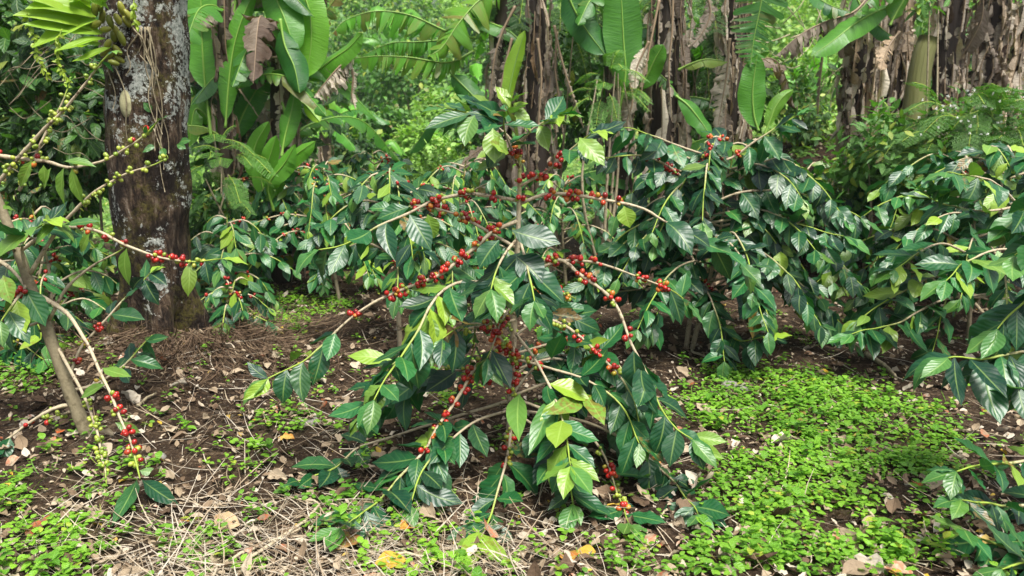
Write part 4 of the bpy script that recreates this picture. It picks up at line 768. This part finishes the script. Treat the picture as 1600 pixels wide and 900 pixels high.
def ferny(name, label, cat, px, py, Y, rx, ry, rz, nf, fl=.28, base=.3, droop=.5, flowers=0, zc=None, mat='shrub'):
    c0 = P(px, py, Y); c = np.array([c0[0], Y, float(G(c0[0], Y))]); t = thing(name, c, label, cat); a = Acc(); s = Acc(); fw = []
    for k in range(5):
        q = c0 + unit(rng.normal(0, 1, 3)) * np.array([rx, ry, rz]) * .6; tube(s, smooth([c, (c + q) / 2 + rng.normal(0, .06, 3), q], 10), np.linspace(.014, .004, 10), 5, tint=(.5, 0, .5, 1))
    for k in range(nf):
        o = unit(rng.normal(0, 1, 3)); p = c0 + o * np.array([rx, ry, rz]) * rng.uniform(.3, 1) ** .5
        d = unit(o * [1, 1, .4] + [0, -.2, -droop * .3] + rng.normal(0, .3, 3)); L = fl * rng.uniform(.7, 1.2)
        pts = smooth([p, p + d * L * .5 + [0, 0, .03 * L], p + d * L + [0, 0, -droop * L * .5]], 9); tube(s, pts, .0022, 3, tint=(.5, .9, 0, 1))
        T = unit(np.gradient(pts, axis=0)); r0 = rng.uniform(0, 1)
        for m in range(1, 9):
            sd = unit(np.cross(T[m], [0, -.15, 1])); up = np.cross(sd, T[m])
            for sg in (-1, 1):
                pd = unit(sd * sg + T[m] * .35 + [0, 0, -.25]); pl = L * .33 * (1 - .35 * abs(m - 4) / 4); nn = 9
                q = pts[m] + pd[None] * np.linspace(.1, 1, nn)[:, None] * pl
                for s2 in (-1, 1):
                    ld = unit(np.cross(pd, up) * s2 + pd * .35)
                    leaves(a, q, np.tile(ld, (nn, 1)), np.tile(up, (nn, 1)) + rng.normal(0, .15, (nn, 3)), pl * .24, pl * .05, .2, .1, 0, np.tile([np.clip(base + r0 * .35, 0, 1), .03, 0, 1], (nn, 1)), 'tiny')
    s.build('stem', M['twig'], t, c); a.build('foliage', M[mat], t, c)
    for _ in range(flowers): fw.append(P(min(1600, px - 130 + 190 * rng.random() ** .8), py - 85 + 90 * rng.random(), Y - .3 - .1 * rng.random()))
    for q in fw:
        b = Acc(); n = 14; leaves(b, np.tile(q, (n, 1)), unit(rng.normal(0, 1, (n, 3))), rng.normal(0, 1, (n, 3)), .0095, .0026, .4, .2, 0, np.tile([.5, 0, 0, 1], (n, 1)), 'tiny'); b.build('flower', M['petal'], t, c)
    return t
ferny('feathery_shrub', 'feathery leafed shrub dotted with white flowers at the right edge', 'shrub', 1550, 225, 4.75, .5, .35, .30, 150, .26, .38, flowers=44)
ferny('feathery_tree', 'feathery foliage hanging above the pleated dead banana leaves', 'tree', 870, 5, 5.7, .5, .3, .25, 50, .30, .12, droop=1.0)
ferny('feathery_tree', 'feathery foliage hanging between the two ragged banana stems right of centre', 'tree', 1090, 25, 5.8, .25, .3, .25, 30, .30, .12, droop=1.0)
ferny('feathery_sapling', 'light green feathery sapling between the dead banana leaves', 'sapling', 950, 130, 4.9, .16, .15, .12, 16, .16, .8, droop=.5)
ferny('feathery_sapling', 'feathery sapling at the foot of the upright banana leaves', 'sapling', 340, 260, 4.6, .2, .2, .18, 22, .18, .75, droop=.4)
shrub('leafy_shrub', 'rounded yellow green shrub in front of the right banana skirt', 'shrub', 1415, 245, 4.7, .38, .3, .27, 1500, .07, base=.85, young=.14)
shrub('leafy_shrub', 'dense green shrub under the white flowers at the right edge', 'shrub', 1540, 300, 4.5, .5, .35, .22, 1300, .075, base=.75)
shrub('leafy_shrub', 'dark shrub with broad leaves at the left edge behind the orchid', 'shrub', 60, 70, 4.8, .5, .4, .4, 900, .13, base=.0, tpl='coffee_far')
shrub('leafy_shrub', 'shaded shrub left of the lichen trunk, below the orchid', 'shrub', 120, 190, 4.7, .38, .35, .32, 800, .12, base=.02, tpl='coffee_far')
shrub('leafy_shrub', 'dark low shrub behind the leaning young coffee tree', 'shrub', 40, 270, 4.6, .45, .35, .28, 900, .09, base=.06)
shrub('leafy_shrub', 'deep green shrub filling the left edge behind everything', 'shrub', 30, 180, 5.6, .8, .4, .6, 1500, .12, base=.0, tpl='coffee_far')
shrub('leafy_shrub', 'fine leafed bush between the leaning tree and trunk, light green', 'shrub', 130, 420, 4.2, .28, .25, .2, 500, .06, base=.65, young=.1)
shrub('leafy_shrub', 'bush coloured dark as shade behind the upright banana leaves', 'shrub', 385, 150, 6.2, .55, .4, .6, 1400, .14, base=.08, tpl='coffee_far')  # very low leaf tint paints the shade inside the clump
shrub('leafy_shrub', 'leafy bush in front of the left banana clump, mid green', 'shrub', 345, 330, 4.9, .35, .3, .22, 700, .08, base=.45)
shrub('leafy_shrub', 'bush coloured dark as shade filling the space behind the green leaf stalks', 'shrub', 950, 120, 6.2, .5, .4, .6, 1300, .12, base=.06)  # leaf colour darkened to stand in for canopy shade between the stems
shrub('leafy_shrub', 'bush coloured dark as shade behind the large ribbed hanging leaf', 'shrub', 1110, 130, 6.4, .42, .4, .55, 1300, .12, base=.08)  # shade of the gap is put into the leaf tint
shrub('leafy_shrub', 'fresh green bush in the gap left of the frayed brown leaf', 'shrub', 1245, 170, 6.6, .25, .3, .32, 700, .07, base=.75, young=.15)
shrub('leafy_shrub', 'bright weedy bush right behind the top of the middle bush', 'shrub', 700, 270, 6.3, .5, .4, .2, 1000, .05, 'pale', base=.85)
shrub('leafy_shrub', 'weedy bush at the mouth of the valley gap', 'shrub', 590, 285, 6.6, .45, .4, .18, 900, .05, 'pale', base=.75)
shrub('leafy_shrub', 'shaded bush behind the right banana grove', 'shrub', 1480, 100, 7.2, 1.0, .5, .6, 1500, .12, base=.4, young=.1)
shrub('leafy_shrub', 'dense thicket at the left edge below the dark shrubs', 'shrub', 20, 380, 4.4, .4, .35, .3, 900, .07, base=.3)
shrub('leafy_shrub', 'low weedy plant on the brown bank below the ribbed leaf', 'shrub', 1262, 300, 5.6, .28, .25, .12, 420, .06, base=.5, young=.15, stems=8)
shrub('leafy_shrub', 'small bright weed at the top of the brown bank', 'shrub', 1285, 262, 6.3, .22, .2, .13, 360, .055, 'pale', base=.4, stems=8)
shrub('leafy_shrub', 'scrubby low plant where the brown bank meets the frayed stem', 'shrub', 1225, 280, 6.0, .2, .2, .14, 380, .06, base=.6, stems=6)
shrub('leafy_shrub', 'fine leafed green bush between the leaning stems and the white flowers', 'shrub', 1505, 228, 5.1, .6, .3, .28, 2200, .055, base=.85, young=.08)
shrub('leafy_shrub', 'low green bush covering the foot of the frayed banana stem', 'shrub', 1330, 300, 5.0, .32, .25, .16, 900, .06, base=.8, young=.12)
# bright leaves hanging in at the top right
shrub('climber', 'bright green climber leaves dangling at the top edge, right of the arching leaf', 'climber', 1452, 12, 5.0, .09, .06, .06, 26, .075, base=.95, young=.3, stems=2, zc=None)

# hillside: undergrowth as one mass, then trees and shrubs one by one
a = Acc(); N = 60000; yy = 7.0 + 45 * rng.random(N) ** 1.6; xx = rng.uniform(-.75, .75, N) * (yy + 1); zz = G(xx, yy)
p = np.stack([xx, yy, zz], -1); clump = wob(p * [1, 1, 0], 1.3, 40); low = np.where((xx > -.19 * yy) & (xx < -.02 * yy) & (yy < 18), .3, 1.0); p[:, 2] += low * rng.uniform(0, .3, N) * (1 + .5 * clump) * np.clip(yy / 14, .5, 2)
sz = rng.uniform(.03, .075, N) * np.clip(yy / 8, 1, 4); tt = leaf_tints(N, .14, .68); tt[:, 0] = np.clip(tt[:, 0] + .22 * clump + .3 * wob(p * [1, 1, 0], .5, 20), 0, 1)
leaves(a, p, rng.normal(0, 1, (N, 3)) * [1, 1, .5] + [0, 0, .35], rng.normal(0, .5, (N, 3)) + [0, -.3, 1], sz, sz * .3, .5, .2, .05, tt, 'tiny')
tag(a.build('hillside_undergrowth', M['pale']), 'tangled light green undergrowth covering the far hillside', 'undergrowth', kind='stuff')
FT = [(640, 120, 17, 1.1, 'bushy'), (560, 150, 19, 1.0, 'dark'), (700, 190, 15, .6, 'pale'), (600, 30, 28, 1.8, 'dark'), (690, 60, 30, 2.0, 'pale'), (760, 100, 22, 1.2, 'dark'), (520, 90, 24, 1.6, 'bushy'), (640, -10, 38, 2.6, 'bushy'), (560, -20, 40, 2.6, 'pale'), (1240, 60, 20, 1.3, 'pale'), (1280, 120, 14, .8, 'pale'), (1230, -10, 32, 2.4, 'bushy'),
      (860, 100, 20, 1.5, 'dark'), (960, 60, 22, 1.8, 'dark'), (1060, 80, 20, 1.6, 'dark'), (1150, 60, 24, 2.0, 'bushy'), (420, 40, 22, 1.8, 'dark'), (300, 60, 20, 1.8, 'dark'), (180, 60, 20, 1.9, 'dark'), (50, 60, 20, 2.0, 'dark'), (1350, 60, 20, 1.6, 'pale'), (1440, 40, 20, 1.7, 'bushy'), (1540, 40, 20, 1.8, 'pale'), (1600, 60, 18, 1.6, 'bushy'), (610, 215, 12, .45, 'bushy'), (660, 235, 11, .4, 'pale'), (540, 245, 10.5, .5, 'dark'), (740, 215, 12, .5, 'bushy')]
def hill_banana(px, py, Y, H, label):
    c = P(px, py, Y); c[2] = float(G(c[0], c[1])); t = thing('banana_plant', c, label, 'banana plant', 'small banana plants down in the valley')
    top = c + [0, 0, H * .5]; a = Acc(); tube(a, smooth([c, top], 8), np.linspace(.07, .05, 8), 8, tint=(.3, .3, .5, 1)); a.build('pseudostem', M['pseudostem'], t, c)
    for k in range(8):
        az = k * 2.4 + rng.normal(0, .2); d = np.array([math.cos(az), math.sin(az), 0]); l = H * rng.uniform(.45, .7); u_ = rng.uniform(.3, 1.1)
        banana_leaf(t, c, [top, top + d * l * .2 + [0, 0, .35 * H * u_], top + d * l * .6 + [0, 0, .5 * H * u_], top + d * l + [0, 0, (.4 * u_ - .15) * H]], H * .2, N=(0, -.4, 1), tear=.15, a0=.25, a1=.4, tint=(rng.uniform(.3, .9), .08, 0, 1), pet=.12, rows=22)
for px, py, Y, H, lab in [(585, 235, 10.5, .75, 'small banana plant at the left side of the grassy slope'), (672, 205, 13.0, .9, 'small banana plant in the middle of the grassy slope'), (548, 190, 13.5, 1.1, 'banana plant low down behind the drooping torn fronds'), (735, 160, 17.0, 1.5, 'banana plant high on the right of the valley gap'), (612, 110, 23.0, 2.2, 'far banana plant framed by the arching fronds'), (1262, 150, 12.0, 1.0, 'small banana plant beyond the bare pale twigs')]: hill_banana(px, py, Y, H, lab)
where = ['beside the valley path', 'on the lower slope', 'low in the gap', 'high on the slope', 'in the upper gap', 'near the arching leaves', 'behind the left clump', 'at the top edge', 'near the top edge', 'right of the ribbed leaf', 'low beside the frayed leaf', 'above the ribbed leaf', 'behind the pleated curtain', 'behind the green stalks', 'behind the wrapped stem', 'behind the ragged stem', 'behind the hanging blades', 'behind the lichen trunk', 'behind the orchid', 'in the left corner', 'behind the frayed stem', 'behind the stump', 'behind the leaning stems', 'in the right corner', 'in the valley mouth', 'nearest in the gap', 'next to the far banana', 'just over the middle bush']
for (px, py, Y, r, kd), wh in zip(FT, where):
    tall = r > .7
    shrub('hillside_tree' if tall else 'hillside_shrub', f"{dict(bushy='mid green bushy', dark='dark dense', pale='pale loose')[kd]} {'tree' if tall else 'shrub'} on the hillside {wh}", 'tree' if tall else 'shrub', px, py, Y, r, r * .7, r * .85, int(1300 + 700 * r), .05 + .0045 * Y, 'pale' if kd == 'pale' else 'shrub', dict(bushy=.7, dark=.0, pale=.8)[kd], .22, .06, 'broad', .3, 5, .3, trunk=.03 + .02 * r if tall else None, group='trees and shrubs on the far hillside')
# bare pale twigs right of the ribbed leaf
a = Acc(); c = P(1270, 190, 7.6); c[2] = float(G(c[0], c[1]))
for k in range(46):
    q = c + [rng.uniform(-.45, .45), rng.uniform(-.3, .3), rng.uniform(.1, 1.5)]; d = unit(rng.normal(0, 1, 3) * [1, .6, .8]); l = rng.uniform(.2, .6)
    tube(a, smooth([q, q + d * l * .5 + rng.normal(0, .05, 3), q + d * l + rng.normal(0, .06, 3)], 7), np.linspace(.006, .002, 7), 4, tint=(.9, -.5, 0, 1))
tag(a.build('bare_bush', M['twig'], None, c), 'tangle of bare pale twigs right of the ribbed leaf', 'bush')
# dry vines at the left edge
a = Acc(); c = P(40, 200, 4.2)
for k in range(22):
    x, y = rng.uniform(-10, 150), rng.uniform(80, 260); pts = [P(x, y, 4.2 + rng.normal(0, .1))]
    an = rng.uniform(-.9, .9)
    for s in range(3): x += 22 * math.cos(an); y += 24 * math.sin(an) + rng.normal(0, 12); pts.append(P(x, y, 4.2 + rng.normal(0, .08)))
    tube(a, smooth(pts, 14), .0022, 4, tint=(.5, -.5, .8, 1))
tag(a.build('dry_vine', M['twig'], None, c), 'tangle of thin dry vines at the left edge before the dark shrubs', 'vine')

# ------------------------------------------------------------------ ground cover, litter, straw, twigs
EL = [(1260, 640, 210, 55, 1.), (1330, 700, 190, 60, 1.), (1190, 600, 110, 30, 1.), (1230, 740, 130, 50, .85), (1260, 800, 150, 55, .95), (1300, 860, 180, 50, .9), (1150, 880, 110, 35, .6), (1420, 820, 90, 60, .4), (1160, 680, 60, 30, .3), (40, 870, 130, 50, .6), (100, 830, 70, 25, .35), (20, 780, 50, 40, .35),
      (430, 500, 70, 25, .9), (480, 478, 80, 16, .9), (930, 440, 90, 18, .9), (370, 535, 60, 15, .4), (30, 590, 60, 25, 1.), (60, 545, 70, 15, .8), (640, 835, 60, 28, .4), (680, 880, 60, 25, .3), (540, 800, 30, 40, .4), (300, 860, 80, 40, .2), (380, 720, 50, 40, .28), (450, 660, 60, 30, .28), (590, 880, 40, 30, .2), (880, 560, 40, 15, .5), (980, 870, 50, 30, .5), (700, 600, 90, 30, .4), (250, 660, 60, 40, .12), (1250, 540, 60, 20, .35), (1330, 480, 100, 25, .2), (480, 600, 80, 30, .2), (150, 740, 120, 50, .15)]
def cover(px, py):
    d = np.full_like(px, .035)
    for x, y, rx, ry, k in EL: d = np.maximum(d, k * np.clip(1.35 - ((px - x) / rx) ** 2 - ((py - y) / ry) ** 2, 0, 1))
    return d
N = 80000; yy = 1.45 + 4.6 * rng.random(N) ** 1.25; xx = rng.uniform(-.75, .75, N) * (yy + .4); g = np.stack([xx, yy, G(xx, yy)], -1)
qx, qy = proj(g); patch = .52 + .55 * wob(g * [1, 1, 0], 9, 15) + .2 * wob(g * [1, 1, 0], 24, 33); keep = rng.random(N) < cover(qx, qy) * np.clip(.1 + 1.0 * patch, .08, 1) * .62
g = g[keep]; a = Acc(); n = len(g)
hgt = rng.uniform(.006, .03, n); sc_ = rng.uniform(.5, 1.3, n); bt = np.clip(.45 + .25 * wob(g * [1, 1, 0], 6, 44) + rng.normal(0, .14, n), 0, 1)
for ring, (k, up_, ll) in enumerate([(2, .15, 1.0), (2, .35, .8)]):
    az0 = rng.uniform(0, 6.28, n)
    for m in range(k):
        az = az0 + m * 6.283 / k + rng.normal(0, .3, n); d = np.stack([np.cos(az), np.sin(az), up_ + rng.normal(0, .2, n)], -1)
        pos = g + np.stack([0 * hgt, 0 * hgt, hgt * (1 + .5 * ring)], -1) + d * .004; L = .0215 * sc_ * ll * rng.uniform(.8, 1.2, n)
        tt = np.stack([np.clip(bt + rng.normal(0, .12, n), 0, 1), np.where(rng.random(n) < .03, .6, .02), 0 * bt, 0 * bt + 1], -1)
        leaves(a, pos, d, np.tile([0, 0, 1.], (n, 1)) + rng.normal(0, .2, (n, 3)), L, L * .40, .5, .15, .06, tt, 'round')
m_ = rng.random(n) < .03; gw = g[m_]; nw = len(gw)          # taller broad leaved weeds and grass blades among the seedlings
for q in range(5):
    az = rng.uniform(0, 6.28, nw); d = np.stack([np.cos(az), np.sin(az), rng.uniform(.1, .8, nw)], -1); L = rng.uniform(.022, .045, nw)
    leaves(a, gw + np.stack([0 * az, 0 * az, rng.uniform(.02, .06, nw)], -1), d, np.tile([0, 0, 1.], (nw, 1)), L, L * .3, .6, .25, .1, leaf_tints(nw, .06, .25), 'broad')
m_ = rng.random(n) < .16; gw = g[m_] + rng.normal(0, .02, (m_.sum(), 3)) * [1, 1, 0]; nw = len(gw); az = rng.uniform(0, 6.28, nw)
leaves(a, gw, np.stack([np.cos(az), np.sin(az), rng.uniform(.3, 2.5, nw)], -1), np.stack([-np.sin(az), np.cos(az), 0 * az + .2], -1) + [0, 0, .6], rng.uniform(.025, .08, nw), .0016, .8, .2, 0, leaf_tints(nw, .2, .4), 'strip')
tag(a.build('ground_cover', M['seed']), 'bright green carpet of small seedlings on the soil', 'ground cover', kind='stuff')

def litter_batch(N, y0, y1, Lr, bias=0):
    yy = y0 + (y1 - y0) * rng.random(N) ** 1.4; xx = rng.uniform(-.78, .78, N) * (yy + .4); p = np.stack([xx, yy, G(xx, yy) + rng.uniform(.003, .02, N)], -1)
    az = rng.uniform(0, 6.28, N); d = np.stack([np.cos(az), np.sin(az), rng.normal(.05, .18, N)], -1); up = np.tile([0, 0, 1.], (N, 1)) + rng.normal(0, .35, (N, 3)); L = np.clip(np.exp(rng.normal(math.log(.019), .55, N)), .006, .075)
    r = np.clip(rng.normal(.64 + bias, .26, N), 0, 1); tt = np.stack([r, np.where(rng.random(N) < .02, .7, 0), np.where(rng.random(N) < .04, .6, 0), np.ones(N)], -1)
    return p, d, up, L, tt
a = Acc(); p, d, up, L, tt = litter_batch(21000, 1.45, 8.0, (.012, .05))
leaves(a, p, d, up, L, L * rng.uniform(.2, .42, len(L)), rng.normal(.2, .8, len(L)), rng.uniform(0, .9, len(L)), .12, tt, 'litter', .1)
tag(a.build('leaf_litter', M['litter']), 'brown and tan leaf litter scattered over the soil', 'leaf litter', kind='stuff')
vm = []
for k in range(14):
    a = Acc(); L = rng.uniform(.04, .095); leaves(a, [[-L / 2, 0, .008]], [[1, 0, .06]], [[0, rng.normal(0, .25), 1]], L, L * rng.uniform(.22, .40), rng.normal(.3, .9), rng.uniform(.1, 1.0), .3, [[np.clip(rng.normal(.55, .24), 0, 1), 0, 0, 1]], 'litter', .09); vm.append(a.mesh('fallen_leaf', M['litter']))
for k in range(220):
    y = 1.5 + 3.2 * rng.random() ** 1.3; x = rng.uniform(-.72, .72) * (y + .3)
    o = bpy.data.objects.new('fallen_leaf', vm[k % 14]); COL.objects.link(o); o.location = (x, y, float(G(x, y)) + .006); o.rotation_euler = (rng.normal(0, .2), rng.normal(0, .2), rng.uniform(0, 6.28))
    tag(o, 'dry brown fallen leaf lying among the litter', 'fallen leaf', 'dry brown leaves fallen on the soil')
for (px, py), L, tint, lab in [((885, 880), .07, (.35, .45, .6, 1), 'curled orange and yellow fallen leaf at the bottom edge below the bush'), ((915, 874), .05, (.5, .7, .1, 1), 'small yellow fallen leaf beside the orange one'), ((612, 896), .08, (.45, .7, .1, 1), 'bright yellow fallen leaf cut by the bottom edge'), ((640, 832), .06, (.5, .6, .6, 1), 'rusty yellow fallen leaf under the lower left branches'), ((1432, 767), .045, (.4, .3, 1, 1), 'small orange red leaf on the seedlings at the right'), ((548, 858), .1, (.45, .25, .3, 1), 'large copper brown leaf under the lowest left branch'), ((1020, 735), .06, (.6, .5, .5, 1), 'rust edged leaf between the lower right branches'), ((350, 835), .09, (.75, .15, .2, 1), 'tan cracked leaf on straw at the lower left'), ((268, 683), .05, (.8, 0, 0, 1), 'pale leaf on bare soil below the leaning tree'), ((98, 682), .05, (.35, .1, .9, 1), 'red brown leaf beside the leaning trunk'), ((1290, 590), .05, (.6, .9, .1, 1), 'yellow leaf at the far edge of the seedlings'), ((240, 725), .06, (.7, 0, 0, 1), 'pale greenish leaf near the hanging shoot')]:
    q = gpt(px, py); a = Acc(); az = rng.uniform(0, 3.1)
    leaves(a, [q + [-L / 2 * math.cos(az), -L / 2 * math.sin(az), .02]], [[math.cos(az), math.sin(az), .1]], [[0, -.35, 1]], L, L * .36, .5, .3, .12, [tint], 'litter', .05); tag(a.build('fallen_leaf', M['litter'], None, q), lab, 'fallen leaf')
# straw: dense in the lower left, sparse elsewhere
a = Acc(); N = 34000; yy = 1.4 + 3.6 * rng.random(N) ** 1.5; xx = rng.uniform(-.78, .78, N) * (yy + .4); p = np.stack([xx, yy, G(xx, yy) + rng.uniform(.002, .025, N)], -1); qx, qy = proj(p)
dn = .065 + 1.1 * np.exp(-((qx - 480) / 330) ** 2 - ((qy - 860) / 90) ** 2) + .15 * np.exp(-((qx - 400) / 150) ** 2 - ((qy - 640) / 60) ** 2); k_ = rng.random(N) < dn; p = p[k_]; n = len(p)
az = rng.normal(.75, .75, n) + math.pi * (rng.random(n) < .5); az = np.where(rng.random(n) < .35, rng.uniform(0, 6.28, n), az)
d = np.stack([np.cos(az), -np.sin(az), rng.normal(0, .1, n)], -1); L = rng.uniform(.04, .22, n)
leaves(a, p, d, np.tile([0, 0, 1.], (n, 1)) + rng.normal(0, .3, (n, 3)), L, rng.uniform(.0006, .0021, n), rng.normal(0, .35, n), .2, 0, np.stack([np.clip(rng.normal(.84, .2, n), 0, 1), 0 * L, 0 * L, 0 * L + 1], -1), 'strip')
tag(a.build('straw', M['litter']), 'dry straw and stems matted over the soil', 'straw', kind='stuff')
for pts, r, lab in [([(85, 797), (130, 803), (180, 810)], .0035, 'thin pale stick lying level on litter at the lower left'), ([(390, 880), (440, 850), (500, 800), (460, 790)], .005, 'bent straw coloured stalk in the lower left mulch'), ([(610, 875), (700, 880), (745, 878)], .004, 'pale stick lying below the yellow seedlings'), ([(1230, 690), (1270, 705), (1318, 722)], .004, 'grey twig across the seedling carpet'), ([(1330, 670), (1370, 700), (1420, 725)], .0035, 'dark twig at the upper edge of the seedling carpet'), ([(1470, 680), (1520, 683), (1570, 690)], .004, 'pale stick under the glossy branches at the right'), ([(1015, 832), (1030, 820), (1042, 805)], .004, 'short forked grey twig right of the middle bush'), ([(1350, 805), (1390, 850), (1440, 878)], .004, 'curved thin stick at the lower right of the seedlings'), ([(1080, 555), (1105, 565), (1122, 580)], .006, 'brown stick under the dense dark bush'), ([(215, 642), (235, 628), (243, 622)], .006, 'short thick stick beside the root mat'), ([(330, 900), (390, 868), (470, 840)], .005, 'long dry stalk running up the straw at the bottom'), ([(1352, 560), (1380, 580), (1400, 600)], .012, 'mossy fallen branch beyond the seedlings')]:
    w_ = smooth([gpt(*q) + [0, 0, r + .01] for q in pts], 12); w_ = w_ + rng.normal(0, .002, w_.shape); a = Acc(); tube(a, w_, np.linspace(r, r * .6, 12), 6, tint=(.6, -.5, rng.choice([0, .5]), 1), rough=.06); tag(a.build('fallen_twig', M['twig'], None, w_[0]), lab, 'twig')
for px, py, r, lab in [(243, 722, .028, 'pale grey stone in bare soil near the hanging shoot'), (486, 664, .03, 'tan lump of stone left of the middle bush'), (1140, 604, .03, 'brown stone at the far edge of the seedlings'), (1165, 608, .024, 'small stone beside the brown one')]:
    q = gpt(px, py); a = Acc(); ball(a, q + [0, 0, r * .25], (1, .3, .1), r, 1.25, (.5, 0, 0, 1), 12, 9); V = a.V[0]; a.V[0] = q + (V - q) * [1, 1, .6] * (1 + .12 * wob(V, 60)[:, None]); tag(a.build('stone', M['stone'], None, q), lab, 'stone')
print('objects', len(bpy.data.objects), 'verts', sum(len(m.vertices) for m in bpy.data.meshes))

hz = Acc(); x0, x1, y0, y1, z0, z1 = -80, 80, -34, 90, -4, 27
Vb = [(x, y, z) for z in (z0, z1) for x, y in ((x0, y0), (x1, y0), (x1, y1), (x0, y1))]
hz.add(Vb, [(0, 3, 2, 1), (4, 5, 6, 7), (0, 1, 5, 4), (1, 2, 6, 5), (2, 3, 7, 6), (3, 0, 4, 7)])
k = NT('haze_air'); pv = k.n('VolumePrincipled'); pv.inputs['Color'].default_value = (.92, .95, 1, 1); pv.inputs['Density'].default_value = .0009; k.t.links.new(pv.outputs[0], k.out.inputs['Volume'])
tag(hz.build('haze', k.m, flat=True), 'thin damp haze in the valley air', 'haze', kind='stuff')
